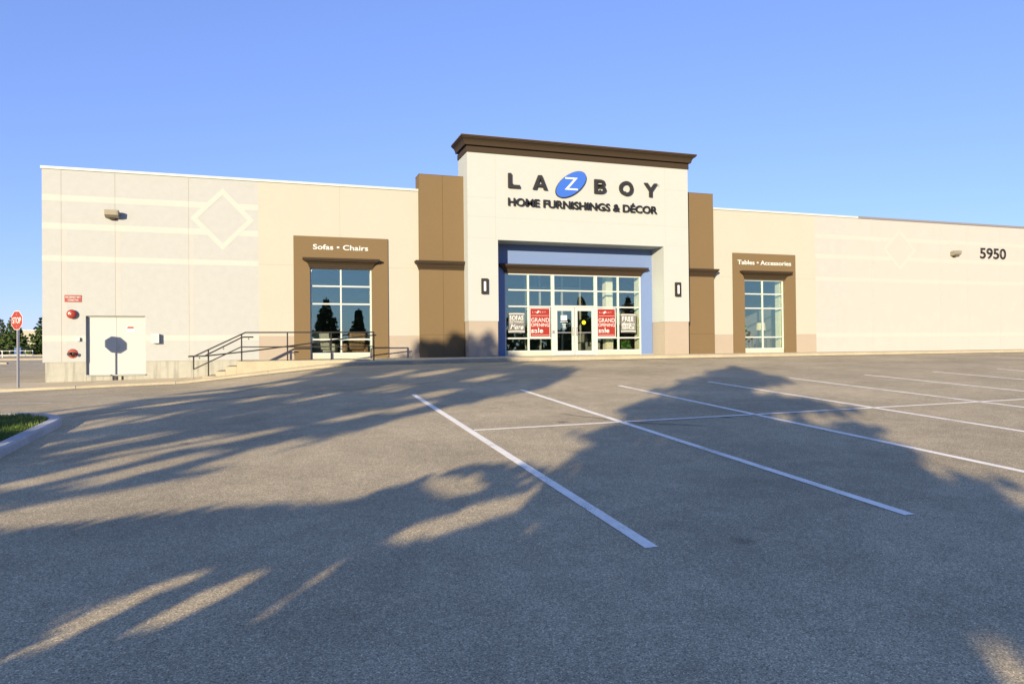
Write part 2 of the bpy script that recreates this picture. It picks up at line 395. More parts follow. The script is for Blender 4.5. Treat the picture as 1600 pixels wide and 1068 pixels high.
# painted markings
def strip(name, pts, wd, mt, n=14, dz=.005, kind='structure'):
    """painted strip along a straight ground path"""
    (xa, ya), (xb, yb) = pts; d = Vector((xb-xa, yb-ya)).normalized(); p = Vector((-d.y, d.x))*wd/2
    vs = []
    for i in range(n+1):
        t = i/n; x = xa+(xb-xa)*t; y = ya+(yb-ya)*t
        for s in (-1, 1): vs.append((x+p.x*s, y+p.y*s, G(x+p.x*s, y+p.y*s)+dz))
    b = MB(); b.add(vs, [(2*i, 2*i+1, 2*i+3, 2*i+2) for i in range(n)])
    return tag(b.build(name, mt), kind=kind)
for i in range(11):
    x = 3.107 + 2.7*i
    strip('parking_line', ((x+.0207*0, -14.12), (x-.0207*11.6, -25.7)), .118, M['line'])
strip('cross_line', ((3.06, -19.65), (34, -20.6)), .10, M['line'], n=40, dz=.009)
strip('stop_line', ((-10.6, -5.1), (-8.05, -3.85)), .42, M['line'])
strip('lane_line', ((-9.5, -10.2), (-4.75, -12.4)), .08, M['line'])
strip('short_line', ((33.2, -7.2), (33.3, -9.6)), .09, M['line'])
# tar-filled cracks
rng = random.Random(5)
def crack(pts, wd=.02):
    b = MB(); P = []
    for (xa, ya), (xb, yb) in zip(pts[:-1], pts[1:]):
        n = max(2, int(math.hypot(xb-xa, yb-ya)/.35))
        for i in range(n):
            t = i/n; P.append((xa+(xb-xa)*t+rng.uniform(-.03, .03), ya+(yb-ya)*t+rng.uniform(-.03, .03)))
    P.append(pts[-1]); vs = []
    for i, (x, y) in enumerate(P):
        q = P[min(i+1, len(P)-1)]; o = P[max(i-1, 0)]; d = Vector((q[0]-o[0], q[1]-o[1])).normalized(); p = Vector((-d.y, d.x))*wd*rng.uniform(.25, .65)
        vs += [(x+p.x, y+p.y, G(x+p.x, y+p.y)+.004), (x-p.x, y-p.y, G(x-p.x, y-p.y)+.004)]
    b.add(vs, [(2*i, 2*i+1, 2*i+3, 2*i+2) for i in range(len(P)-1)])
    tag(b.build('asphalt_crack', M['tar']), kind='structure')
M['tar'] = mat('tar', (.025, .025, .026), .7, .3)
crack([(-3.7, -15.3), (-2.2, -14.2), (.2, -12.6), (2.6, -12.2), (4.5, -11.3)], .035)
crack([(-3.7, -15.0), (-1.6, -13.0), (.3, -8.5), (1.0, -6.4)], .03)
crack([(5.1, -18.4), (5.5, -19.1), (5.9, -19.9), (6.8, -20.6)], .025)
crack([(34.4, -3.7), (35.3, -5.5), (38.5, -6.8), (44, -7.6)], .05)
crack([(21, -9.5), (27, -10.4), (34, -10.2)], .03)

# pavement, kerb, raised landing
FX = [-60, -9.5, -8.04, -5.82, -3.06, -.21, 1.13, 2.05, 2.99, 7.2, 12, 60]
FZ = [-.80, -.80, -.80, -.745, -.675, -.385, -.25, -.165, -.09, -.035, -.005, -.002]
BX = [-60, -8.2, -5, -3.06, -.5, 1, 2.2, 3.2, 60]
BZ = [-.76, -.745, -.70, -.66, -.37, -.21, -.10, -.002, -.002]
def pave(x, y):
    t = min(max((y+3.46)/3.46, 0), 1)
    return lerp_tab(x, FX, FZ)*(1-t) + lerp_tab(x, BX, BZ)*t
px = sorted(set(FX[1:-1] + BX[1:-1] + [-60, -30, -14, -10, -7, -4, -2, 0, 5, 9, 15, 20, 25, 30, 35, 40, 46, 60]))
tag(sheet('pavement', px, [-3.46, -2.9, -2.3, -1.6, -.8, 0, .24], pave, M['concrete']), kind='structure')
tag(sheet('side_pavement', [-60, -20, -14, -11, -9.4, -8.2], [.24, .9, 1.5], lambda x, y: -.765 if y < 1.2 else -.88, M['concrete']), kind='structure')
b = MB()
kx = [-60, -20] + [-10.5 + .5*i for i in range(141)]
for x0, x1 in zip(kx[:-1], kx[1:]):
    z0, z1 = pave(x0, -3.46)+.004, pave(x1, -3.46)+.004
    vs = []
    for x, z in ((x0, z0), (x1, z1)): vs += [(x, -3.61, z-.35), (x, -3.595, z-.03), (x, -3.565, z), (x, -3.45, z), (x, -3.45, z-.06)]
    b.add(vs, [(i, i+1, i+6, i+5) for i in range(4)])
kerb = tag(b.build('kerb', M['kerbc']), kind='structure')
b = MB()   # joints in the kerb and pavement
for x in [-9.4+3.05*i for i in range(18)]:
    z = pave(x, -3.46)+.006; b.box(x-.008, x+.008, -3.614, -3.44, z-.3, z, 0)
    z2 = [(x-.008, -3.44), (x+.008, -3.44), (x+.008, 0), (x-.008, 0)]
    b.add([(p[0], p[1], pave(*p)+.004) for p in z2], [(0, 1, 2, 3)])
tag(b.build('pavement_joints', M['joint']), kind='structure')

# ------------------------------------------------------------------ the store
S = empty('store_building', (0, 0, 0), "long low store with tan walls, brown piers and a tall cream entrance tower", "store building")
H = 7.39
def wall_panel_part(name, x0, x1, mats, pale_to=None):
    """aggregate concrete panel wall with smooth painted bands and a diamond"""
    b = MB(); b.box(x0, x1, 0, .3, 0, H-.1, 0)
    return b
# left aggregate panel wall, with a doorway
b = MB()
XL, XR = -8.25, -.6
dx0, dx1, dz1 = -6.82, -4.78, 1.76
b.box(XL, dx0, 0, .3, 0, dz1, 0); b.box(dx1, XR, 0, .3, 0, dz1, 0); b.box(dx0, dx1, .24, .3, -.5, dz1, 0); b.box(XL, XR, 0, .3, dz1, H-.1, 0)
b.box(XL, XL+.3, .3, 45, -.0, H-.1, 0)                     # side wall going back
def bands(b, x0, x1, skip=None, dia=None):
    for z0, z1 in ((6.10, 6.33), (5.03, 5.26), (3.82, 4.03), (.79, 1.01)):
        segs = [(x0, x1)]
        if skip and z1 < dz1: segs = [(x0, skip[0]), (skip[1], x1)]
        if dia and z1 > 5:                                     # the bands stop at the diamond
            g = dia[2]*(1-abs((z0+z1)/2-dia[1])/dia[3])-.10; segs = [(x0, dia[0]-g), (dia[0]+g, x1)]
        for a, c in segs: b.box(a, c, -.003, .01, z0, z1, 1)
def diamond(b, cx, cz, rw, rh, th, y):
    o = [(cx-rw, cz), (cx, cz+rh), (cx+rw, cz), (cx, cz-rh)]; k = 1-th/rw
    i = [(cx-rw*k, cz), (cx, cz+rh*k), (cx+rw*k, cz), (cx, cz-rh*k)]
    for j in range(4):
        q = (j+1) % 4; b.prism([o[j], o[q], i[q], i[j]], y, .012, 'y', 1)
bands(b, XL, XR, (dx0, dx1), (-1.95, 5.68, 1.2, 1.25)); diamond(b, -1.95, 5.68, 1.2, 1.25, .26, -.006)
for x in (-7.63, -5.82, -3.22):
    lo = dz1 if dx0 < x < dx1 else 0
    b.box(x-.006, x+.006, -.009, .012, lo, H-.1, 2); b.box(x+.012, x+.2, -.0015, .011, lo, 5.0, 3)
b.build('panel_wall', [M['aggregate'], M['band'], M['joint'], M['softband']], S)
# right panel wall
b = MB(); b.box(27.49, 62, 0, .3, 0, H-.1, 0); b.box(27.49, 29.6, -.0015, .01, 0, H-.1, 3)
bands(b, 27.49, 62, None, (33.33, 5.66, 1.2, 1.17)); diamond(b, 33.33, 5.66, 1.2, 1.17, .24, -.006)
for x in (31.3, 36.3, 38.4, 41, 43.5, 48): b.box(x-.006, x+.006, -.009, .012, 0, H-.1, 2); b.box(x+.012, x+.22, -.0015, .011, 0, H-.1, 3)
b.box(61.7, 62, .3, 45, 0, H-.1, 0)
b.build('panel_wall', [M['aggregate_smooth'], M['band_faint'], M['joint'], M['softband']], S)
# foundation, stepped under the left wall
b = MB(); b.box(-8.17, dx0, .03, .3, -1.1, -.0, 0); b.box(dx1, 1.2, .03, .3, -1.1, -.0, 0); b.box(dx0, dx1, .04, .3, -1.1, -.53, 0)
b.box(-8.17, -7.9, .3, 45, -1.3, 0, 0)
b.build('foundation', M['found'], S)
# tan stucco walls
def tan_wall(x0, x1, wx0, wx1, wz1, joints):
    b = MB(); zb = .96
    b.box(x0, wx0-.02, 0, .3, zb, H-.1, 0); b.box(wx1+.02, x1, 0, .3, zb, H-.1, 0); b.box(wx0-.02, wx1+.02, 0, .3, wz1+.02, H-.1, 0)
    b.box(x0, wx0-.02, .002, .3, -.3, zb, 1); b.box(wx1+.02, x1, .002, .3, -.3, zb, 1)
    for x, z0, z1 in joints[0]: b.box(x-.006, x+.006, -.003, .01, z0, z1, 2)
    for z, a, c in joints[1]: b.box(a, c, -.003, .01, z-.006, z+.006, 2)
    b.build('stucco_wall', [M['tan'], M['tanbase'], M['tanjoint']], S)
tan_wall(-.6, 6.1, 1.42, 3.98, 3.83, ([(2.66, 5.13, H-.1)], [(3.9, -.6, .77), (3.9, 4.67, 6.1)]))
tan_wall(20.9, 27.49, 22.94, 25.44, 3.79, ([], [(3.9, 20.9, 22.25), (3.9, 26.14, 27.49)]))
# roof, rear wall
b = MB(); b.box(-8.2, 61.9, .3, 45, 6.7, 6.9); b.build('roof', M['roof'], S)
b = MB(); b.box(-8.25, 62, 45, 45.3, -1, H-.1); b.build('rear_wall', M['farwall'], S)
# coping
for x0, x1, mt in ((-8.29, -.6, 'coping'), (-.6, 6.05, 'coping'), (20.93, 30.4, 'coping')):
    b = MB(); b.box(x0, x1, -.045, .34, H-.10, H); b.build('coping', M[mt], S)
b = MB(); b.box(30.4, 62, -.045, .34, H-.10, H+.02); b.build('coping', M['copingdark'], S)
b = MB(); b.box(-8.29, -7.9, .34, 45, H-.10, H); b.build('coping', M['coping'], S)
# piers
LEDGE = [(0, 3.84), (.03, 3.84), (.03, 3.90), (.06, 3.95), (.09, 4.03), (.14, 4.09), (.17, 4.10), (.17, 4.14), (.20, 4.15), (.20, 4.22)]
for x0, x1, lft, rgt, jt in ((6.03, 8.02, True, False, 7.06), (19.1, 20.97, False, True, None)):
    b = MB(); b.box(x0, x1, -.25, .6, -.3, 3.86, 0); b.box(x0, x1, -.25, .6, 3.86, 8.0, 0)
    if jt: b.box(jt-.007, jt+.007, -.2535, -.24, 0, 8.0, 1)
    b.box(x0, x1, -.2535, -.24, .975, .99, 1); b.box(x0-.012, x1+.012, -.262, .61, 8.0, 8.02, 0)
    p = b.build('pier', [M['brown'], M['brownjoint']], S)
    b = MB(); b.moulding(x0, x1, -.25, .3, LEDGE, left=lft, right=rgt); b.build('ledge', M['dkbrown'], p)
# entrance tower
TX0, TX1, TY = 8.02, 19.1, -.9
OX0, OX1, OZ = 9.40, 17.73, 5.16
b = MB()
b.box(TX0, OX0, TY, .65, 1.56, 9.3, 0); b.box(OX1, TX1, TY, .65, 1.56, 9.3, 0)
b.box(OX0, OX1, TY, .65, OZ, 9.3, 0)
b.box(TX0+.025, OX0-.025, TY+.025, .65, -.3, 1.56, 1); b.box(OX1+.025, TX1-.025, TY+.025, .65, -.3, 1.56, 1)
for x in (9.3, 17.83): b.box(x-.006, x+.006, TY-.003, TY+.01, 5.2, 8.95, 2)
for z, a, c in ((6.15, TX0, TX1), (5.22, TX0, OX0-.1), (5.22, OX1+.1, TX1), (7.0, TX0, 9.3), (7.9, 17.83, TX1)): b.box(a, c, TY-.003, TY+.01, z-.006, z+.006, 2)
tower = b.build('tower', [M['cream'], M['tanbase'], M['creamjoint']], S)
b = MB()
b.moulding(TX0, TX1, TY, .66, [(.0, 8.96), (.04, 8.96), (.04, 9.19), (.005, 9.19), (.005, 9.25), (.13, 9.25), (.14, 9.31), (.16, 9.38), (.20, 9.45), (.26, 9.50), (.29, 9.51), (.29, 9.54), (.33, 9.555), (.33, 9.62), (.30, 9.63)])
b.build('cornice', M['dkbrown'], tower)
b = MB(); b.box(TX0-.32, TX1+.32, TY-.32, .64, 9.632, 9.645); b.build('cornice_flashing', M['steel'], tower)
# blue portal with the storefront
PY = .25
b = MB(); fx0, fx1, fz1 = 10.07, 17.11, 3.86
b.box(OX0, fx0, PY, .6, -.3, OZ, 0); b.box(fx1, OX1, PY, .6, -.3, OZ, 0); b.box(fx0, fx1, PY, .6, fz1, OZ, 0)
b.build('portal_wall', M['blue'], S)
HOODP = [(0, 3.83), (.03, 3.83), (.03, 3.88), (.05, 3.90), (.07, 3.97), (.12, 4.04), (.19, 4.09), (.24, 4.10), (.24, 4.13), (.30, 4.15), (.30, 4.23)]
b = MB(); b.moulding(10.06, 17.10, PY, PY+.05, HOODP); b.build('window_hood', M['dkbrown'], S)
# storefront frames, panes, doors
fr = MB()
Y0, Y1 = .27, .38
def vbar(fr, x, wd, z0, z1): fr.box(x-wd/2, x+wd/2, Y0, Y1, z0, z1)
def hbar(fr, z, wd, x0, x1, y=.003): fr.box(x0, x1, Y0+y, Y1-y, z-wd/2, z+wd/2)
vbar(fr, 10.10, .06, 0, 3.83); vbar(fr, 11.23, .075, .2, 3.83); vbar(fr, 12.46, .15, 0, 3.83); vbar(fr, 14.68, .15, 0, 3.83); vbar(fr, 15.88, .075, .2, 3.83); vbar(fr, 17.08, .06, 0, 3.83)
for a, c in ((10.13, 11.19), (11.27, 12.385), (14.755, 15.84), (15.92, 17.05)):
    for z in (3.80, 3.06, 2.30, .82, .22): hbar(fr, z, .065, a, c)
for z in (3.80, 3.06, 2.32): hbar(fr, z, .085 if z < 2.5 else .065, 12.535, 14.605)
sf = fr.build('storefront', M['white'], S)
for a, c in ((10.13, 12.385), (14.755, 17.05)):
    b = MB(); b.box(a, c, .275, .37, 0, .19); b.build('sill_panel', M['sill'], sf)
b = MB()
for a, c, z0 in ((10.13, 12.385, .22), (12.535, 14.605, 2.34), (14.755, 17.05, .22)): b.box(a, c, .318, .326, z0, 3.8)
b.build('pane', M['glass'], sf)
b = MB(); b.box(9.5, 17.6, -.05, .26, -.05, .012); b.build('threshold', M['sill'], sf)
for x0, x1, hx in ((12.545, 13.555, 13.47), (13.585, 14.595, 13.67)):
    b = MB(); z1 = 2.265
    b.box(x0, x0+.13, .285, .335, .02, z1); b.box(x1-.13, x1, .285, .335, .02, z1)
    b.box(x0+.13, x1-.13, .287, .333, .02, .22); b.box(x0+.13, x1-.13, .287, .333, 2.11, z1)
    d = b.build('entrance_door', M['white'], S)
    b = MB(); b.box(x0+.12, x1-.12, .306, .314, .2, 2.12); b.build('pane', M['glass'], d)
    b = MB(); b.box(x0+.13, x1-.13, .300, .33, 1.06, 1.10)
    b.tube([(hx, .285, .96), (hx, .235, .98), (hx, .235, 1.28), (hx, .285, 1.30)], .014, 8); b.box(hx-.04, hx+.04, .278, .286, .93, 1.33)
    b.build('handle', M['steel'], d)
b = MB(); b.box(12.40, 12.50, .235, .272, 1.04, 1.18); b.box(12.42, 12.48, .228, .236, 1.07, 1.14)
tag(b.build('door_opener_plate', M['steel']), "small square steel opener button on the white post left of the entrance doors", "door button")

# framed side windows
def framed_window(x0, x1, sx0, sx1, zs, xm, hz):
    b = MB()
    b.box(sx0, x0, -.06, .13, -.01, 5.13); b.box(x1, sx1, -.06, .13, -.01, 5.13); b.box(x0, x1, -.06, .13, zs, 5.13)
    b.build('window_surround', M['brown'], S)
    b = MB(); b.moulding(x0, x1, -.06, .0, [(p, z-.02) for p, z in HOODP]); b.build('window_hood', M['dkbrown'], S)
    fr = MB(); a, c = .075, .155
    for x in (x0+.03, xm, x1-.03): fr.box(x-.03, x+.03, a, c, .18, zs)
    for p, q in ((x0+.06, xm-.03), (xm+.03, x1-.06)):
        for z in (zs-.03,)+hz+(.215,): fr.box(p, q, a+.003, c-.003, z-.0325, z+.0325)
    f = fr.build('window', M['white'], S)
    b = MB(); b.box(x0, x1, a+.004, c, -.01, .18); b.build('sill_panel', M['sill'], f)
    b = MB(); b.box(x0+.05, x1-.05, .112, .12, .2, zs-.03); b.build('pane', M['glass'], f)
framed_window(1.42, 3.98, .77, 4.67, 3.83, 2.69, (3.06, 2.31, .81))
framed_window(22.94, 25.44, 22.25, 26.14, 3.79, 24.14, (3.05, 2.31, .81))
# service doors
b = MB(); b.box(dx0-.001, dx0+.03, .10, .24, -.5, dz1); b.box(dx1-.03, dx1+.001, .10, .24, -.5, dz1); b.box(dx0+.03, dx1-.03, .102, .24, dz1-.04, dz1)
b.box(dx0, dx1, -.04, .24, -.53, -.50)
frm = b.build('door_frame', M['whitedoor'], S)
for x0, x1, hx in ((dx0+.033, -5.803, dx0+.04), (-5.797, dx1-.033, dx1-.04)):
    b = MB(); b.box(x0, x1, .145, .19, -.495, dz1-.043)
    d = b.build('service_door', M['whitedoor'], S, bevel=.004)
    for z in (-.2, .55, 1.4):
        b = MB(); b.tube([(hx, .13, z-.06), (hx, .13, z+.06)], .013, 8); b.build('hinge', M['steel'], d)
b = MB(); b.tube([(-5.74, .15, .45), (-5.74, .11, .47), (-5.74, .11, .62), (-5.74, .15, .64)], .008, 6)
b.build('pull_handle', M['steel'], d)
# concrete door stop posts under the door
for x0, x1 in ((-5.86, -5.78), (-5.62, -5.59)):
    b = MB(); b.box(x0, x1, -.02, .035, -.75, -.56); b.build('door_stop', M['dark'], S)

# inside of the showroom
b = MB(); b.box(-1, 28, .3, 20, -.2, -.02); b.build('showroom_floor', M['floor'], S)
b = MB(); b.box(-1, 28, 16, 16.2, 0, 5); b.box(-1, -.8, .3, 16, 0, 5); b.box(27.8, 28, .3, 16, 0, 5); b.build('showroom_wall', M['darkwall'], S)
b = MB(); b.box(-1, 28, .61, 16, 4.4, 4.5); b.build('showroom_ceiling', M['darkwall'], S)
b = MB(); b.box(15.55, 15.92, .95, 1.35, -.02, 4.4); b.build('interior_column', M['inwhite'], S)
b = MB(); b.box(17.085, 17.109, .385, .61, .0, 3.85); b.box(17.085, 17.3, .61, .90, -.02, 4.4); b.build('interior_column', M['inwhite'], S)
b = MB(); b.box(25.405, 25.6, .31, .68, -.02, 4.4); b.build('interior_column', M['inwhite'], S)
b = MB(); b.box(3.95, 4.15, .31, .55, -.02, 4.4); b.build('interior_column', M['inwhite'], S)
# vestibule screen behind the doors
b = MB()
for x in (11.9, 12.7, 13.9, 14.9): b.box(x-.04, x+.04, 2.6, 2.7, 0, 4.0)
for z in (2.3, 3.4): b.box(11.9, 14.9, 2.605, 2.695, z-.035, z+.035)
b.box(11.86, 11.94, .62, 2.6, 2.26, 2.34); b.box(14.86, 14.94, .62, 2.6, 2.26, 2.34)
b.build('vestibule_frame', M['white'], S)

# ------------------------------------------------------------------ things on the building
# main sign
sg = empty('store_sign', (9.8, -.9, 6.6), "raised charcoal shop name with a blue oval emblem on the cream tower", "store sign")
SY = -.93
def ring(cx, cz, rx, rz, kx, kz, n=40):
    return [(cx+rx*math.cos(2*math.pi*k/n), cz+rz*math.sin(2*math.pi*k/n)) for k in range(n)], [(cx+kx*math.cos(2*math.pi*k/n), cz+kz*math.sin(2*math.pi*k/n)) for k in range(n)]
def band_prism(b, o, i, y0, y1, closed=True):
    n = len(o)
    for k in range(n if closed else n-1):
        q = (k+1) % n; b.prism([o[k], o[q], i[q], i[k]], y0, y1)
Y0L, Y1L, LZ0, LZ1, SW = SY-.11, SY, 7.49, 8.13, .145
b = MB(); b.prism([(9.88, LZ0), (10.42, LZ0), (10.42, LZ0+.13), (9.88+SW, LZ0+.13), (9.88+SW, LZ1), (9.88, LZ1)], Y0L, Y1L); child_at(b.build('letter', M['letter']), sg)
b = MB(); x0, x1 = 11.04, 11.74; xm = (x0+x1)/2
b.prism([(x0, LZ0), (x0+.16, LZ0), (xm+.0, LZ1-.14), (xm, LZ1), (xm-.085, LZ1)], Y0L, Y1L); b.prism([(x1, LZ0), (x1-.16, LZ0), (xm, LZ1-.14), (xm, LZ1), (xm+.085, LZ1)], Y0L, Y1L)
b.box(x0+.17, x1-.17, Y0L+.001, Y1L, LZ0+.13, LZ0+.24); child_at(b.build('letter', M['letter']), sg)
b = MB(); x0 = 14.08; b.box(x0, x0+SW, Y0L, Y1L, LZ0, LZ1)
for zc_, rz, rx in ((LZ1-.165, .165, .27), (LZ0+.185, .185, .31)):
    o_ = [(x0+SW, zc_+rz), (x0+.28, zc_+rz)] + [(x0+.28+(rx)*math.sin(math.pi*k/12), zc_+rz*math.cos(math.pi*k/12)) for k in range(1, 12)] + [(x0+.28, zc_-rz), (x0+SW, zc_-rz)]
    i_ = [(x0+SW, zc_+rz-.11), (x0+.28, zc_+rz-.11)] + [(x0+.28+(rx-.14)*math.sin(math.pi*k/12), zc_+(rz-.11)*math.cos(math.pi*k/12)) for k in range(1, 12)] + [(x0+.28, zc_-rz+.11), (x0+SW, zc_-rz+.11)]
    band_prism(b, o_, i_, Y0L+.001, Y1L, False)
child_at(b.build('letter', M['letter']), sg)
b = MB(); o_, i_ = ring(15.72, 7.81, .36, .335, .215, .20); band_prism(b, o_, i_, Y0L, Y1L); child_at(b.build('letter', M['letter']), sg)
b = MB(); x0, x1 = 16.67, 17.37; xm = (x0+x1)/2; zf = LZ0+.27
b.prism([(xm-SW/2, LZ0), (xm+SW/2, LZ0), (xm+SW/2, zf), (x1, LZ1), (x1-.17, LZ1), (xm, zf+.14), (x0+.17, LZ1), (x0, LZ1), (xm-SW/2, zf)], Y0L, Y1L); child_at(b.build('letter', M['letter']), sg)
b = MB(); pts = []
for k in range(48):
    a = 2*math.pi*k/48; ex, ez = .88*math.cos(a), .44*math.sin(a); th = R(36)
    pts.append((12.9+ex*math.cos(th)-ez*math.sin(th), 7.82+ex*math.sin(th)+ez*math.cos(th)))
b.prism(pts, SY-.09, SY, 'y', 0); b.prism([(12.9+(x-12.9)*.985, 7.82+(z-7.82)*.985) for x, z in pts], SY-.10, SY-.088, 'y', 1)
em = child_at(b.build('emblem', [M['letter'], M['emblem']]), sg)
zl = letters('emblem_letter', 'Z', 12.57, 13.22, 7.55, 8.12, SY-.10, .012, M['white_letter'], None)
zl.parent = em; zl.matrix_parent_inverse = Matrix.Translation(-Vector(sg.location)) if False else Matrix.Identity(4)
words(letters('tagline', 'HOME FURNISHINGS & DÉCOR', 9.87, 17.35, 6.70, 7.04, SY, .085, M['black'], None, bold=.012, fitcaps='H'), 'tagline_word', sg, .105)
letters('registered_mark', '®', 17.42, 17.54, 8.02, 8.14, SY+.02, .01, M['joint'], sg)
for x in (10.1, 11.4, 14.4, 15.7, 17.0, 12.9):
    b = MB(); b.box(x-.04, x+.04, SY-.005, -.895, 7.62, 7.68); child_at(b.build('standoff', M['letter']), sg)
# words over the windows
ws = empty('window_sign', (1.55, -.06, 4.58), "white lettering Sofas and Chairs on the brown surround of the window behind the railing", "sign", "white words over the windows")
words(letters('word', 'Sofas • Chairs', 1.55, 3.83, 4.585, 4.80, -.062, .012, M['white_letter'], bold=.014, fitcaps='S'), 'word', ws, .085)
ws = empty('window_sign', (22.52, -.06, 4.55), "white lettering Tables and Accessories on the brown surround of the window right of the tower", "sign", "white words over the windows")
words(letters('word', 'Tables • Accessories', 22.52, 25.85, 4.55, 4.77, -.062, .012, M['white_letter'], bold=.014, fitcaps='T'), 'word', ws, .085)
o = letters('house_number', '5950', 39.43, 41.53, 5.36, 6.0, -.01, .03, M['black'], bold=.016)
tag(o, "black house number 5950 on the pale panel wall", "house number")
# sconces
def sconce(x0, x1, z0, z1, label):
    s = empty('wall_sconce', ((x0+x1)/2, TY, z0), label, "wall light", "sconces flanking the entrance")
    b = MB(); xm = (x0+x1)/2; hw = (x1-x0)/2
    b.box(-hw, -.055, -.13, -.004, 0, z1-z0); b.box(.055, hw, -.13, -.004, 0, z1-z0)
    b.box(-.055, .055, -.13, -.004, 0, .12); b.box(-.055, .055, -.13, -.004, z1-z0-.13, z1-z0); b.box(-.055, .055, -.05, -.006, .12, z1-z0-.13)
    b.build('housing', M['letter'], s)
    b = MB(); b.box(-.05, .05, -.115, -.06, .125, z1-z0-.135); b.build('diffuser', M['lens'], s)
sconce(8.61, 8.89, 2.76, 3.43, "dark bronze box sconce on the cream pier left of the entrance")
sconce(18.31, 18.59, 2.78, 3.45, "dark bronze box sconce on the cream pier right of the entrance")
# floodlights
def flood(x, z, label):
    s = empty('wall_floodlight', (x, 0, z), label, "floodlight", "floodlights high on the panel walls")
    b = MB()
    b.prism([(-.003, .02), (-.003, .26), (-.17, .30), (-.36, .30), (-.34, .10), (-.16, .02)], -.24, .24, 'x')
    b.build('housing', M['tanmetal'], s, bevel=.012)
    b = MB(); b.prism([(-.355, .26), (-.372, .26), (-.35, .11), (-.335, .12)], -.20, .20, 'x'); b.build('lens', M['tanmetal'], s)
    b = MB(); b.box(-.09, .09, -.12, -.002, -.04, .03); b.build('mount', M['dkbrown'], s)
flood(-5.88, 5.50, "tan floodlight above the white service doors on the left panel wall")
flood(37.35, 5.42, "tan floodlight beside the black house number on the right wall")
# fire gear by the service door
b = MB(); b.box(-7.52, -6.95, -.012, -.002, 2.28, 2.545); fs = b.build('warning_sign', M['signred'])
tag(fs, "small red sign with white wording on the wall above the red alarm bell", "sign")
letters('wording', 'FIRE DEPARTMENT', -7.49, -6.98, 2.43, 2.50, -.0125, .002, M['white_letter'], fs, bold=.02)
letters('wording', 'CONNECTION', -7.41, -7.06, 2.32, 2.39, -.0125, .002, M['white_letter'], fs, bold=.02)
ab = empty('alarm_bell', (-7.27, 0, 1.82), "round red alarm bell on the wall below the red sign", "alarm bell")
b = MB(); b.lathe((0, -.06, 0), (0, -1, 0), [(.17, 0), (.172, .03), (.16, .06), (.12, .085), (.06, .095), (.02, .096)], 28); b.build('gong', M['bell'], ab, smooth=True)
b = MB(); b.lathe((0, -.002, 0), (0, -1, 0), [(.09, 0), (.09, .06)], 16); b.build('backbox', M['signred'], ab)
b = MB(); b.lathe((-.01, -.15, .0), (0, -1, 0), [(.028, 0), (.026, .014), (.01, .018)], 12); b.build('cap', M['steel'], ab, smooth=True)
fd = empty('hose_connection', (-7.26, 0, .33), "round red plate with two dark hose inlets low beside the service doors", "hose connection")
b = MB(); b.lathe((0, -.002, 0), (0, -1, 0), [(.175, 0), (.175, .015), (.16, .025), (.05, .03)], 28); b.build('plate', M['bell'], fd)
for sx in (-1, 1):
    b = MB(); b.tube([(sx*.02, -.03, 0), (sx*.05, -.09, 0), (sx*.085, -.17, -.02)], .05, 12); b.lathe((sx*.085, -.17, -.02), (sx*.4, -1, -.15), [(.062, 0), (.062, .03), (.05, .04)], 14)
    b.build('inlet', M['dark'], fd)
b = MB(); b.box(-7.12, -7.0, -.10, -.002, .80, .93); b.box(-7.11, -7.01, -.106, -.099, .81, .92); o = b.build('junction_box', M['steel'])
tag(o, "small grey metal box on the wall between alarm bell and hose connection", "utility box")
kb = empty('key_cabinet', (-4.4, 0, .70), "white wall box with a grey panel right of the service doors", "wall box")
b = MB(); b.box(-.13, .13, -.20, -.002, 0, .36); b.build('case', M['white'], kb, bevel=.01)
b = MB(); b.box(-.09, .0, -.206, -.198, .08, .28); b.build('panel', M['steel'], kb)
ds = empty('door_notice', (-5.32, .143, 1.15), "small red and white notice on the right service door", "notice")
b = MB(); b.box(-.14, .14, -.004, 0, .0, .22); b.build('plate', M['white_letter'], ds)
b = MB(); b.prism([(-.13, .13), (.13, .13), (.10, .205), (-.10, .205)], -.0065, -.003, 'y'); b.build('red_band', M['stopred'], ds)
b = MB()
for k in range(6): b.box(-.09+.03*k, -.073+.03*k, -.0065, -.003, .04+.004*(k % 2), .085)
b.build('blue_marks', M['emblem'], ds)

# ------------------------------------------------------------------ posters on the glass
PYY = .312
def poster_grey(x0, x1, z0, z1, lines, label):
    p = empty('window_poster', (x0, PYY, z0), label, "poster", "posters on the entrance glass")
    W_, Hh_ = x1-x0, z1-z0
    b = MB(); b.box(0, W_, -.004, 0, 0, Hh_); b.build('sheet', M['greyp'], p)
    for zz in (.045, .925):
        b = MB(); q = []
        for k in range(9):
            t = k/8; bow = .018*math.sin(math.pi*t)*(1 if zz > .5 else 1); q.append((t*W_*.97+.01, Hh_*zz+bow))
        b.prism(q + [(x, z+.035) for x, z in reversed(q)], -.0065, -.003, 'y'); b.build('border', M['white_letter'], p)
    for s, a, c, d, e, bold, sh, caps in lines:
        o = letters('wording', s, x0+a*W_, x0+c*W_, z0+d*Hh_, z0+e*Hh_, PYY-.004, .002, M['white_letter'], p, bold=bold, shear=sh, fitcaps=caps)
poster_grey(10.24, 11.05, 1.07, 2.0, [('SOFAS', .09, .93, .63, .87, .03, 0, None), ('SECTIONALS', .09, .93, .50, .60, .02, 0, None), ('and', .10, .26, .44, .48, .02, 0, None), ('More', .12, .93, .17, .43, .025, .35, None)],
            "grey poster reading SOFAS SECTIONALS and More, leftmost in the entrance glass")
poster_grey(16.02, 16.85, 1.07, 1.99, [('FREE', .10, .88, .60, .86, .03, 0, None), ('design', .07, .92, .35, .58, .02, .3, 'd'), ('SERVICES', .10, .90, .17, .33, .03, 0, None)],
            "grey poster reading FREE design SERVICES, rightmost in the entrance glass")
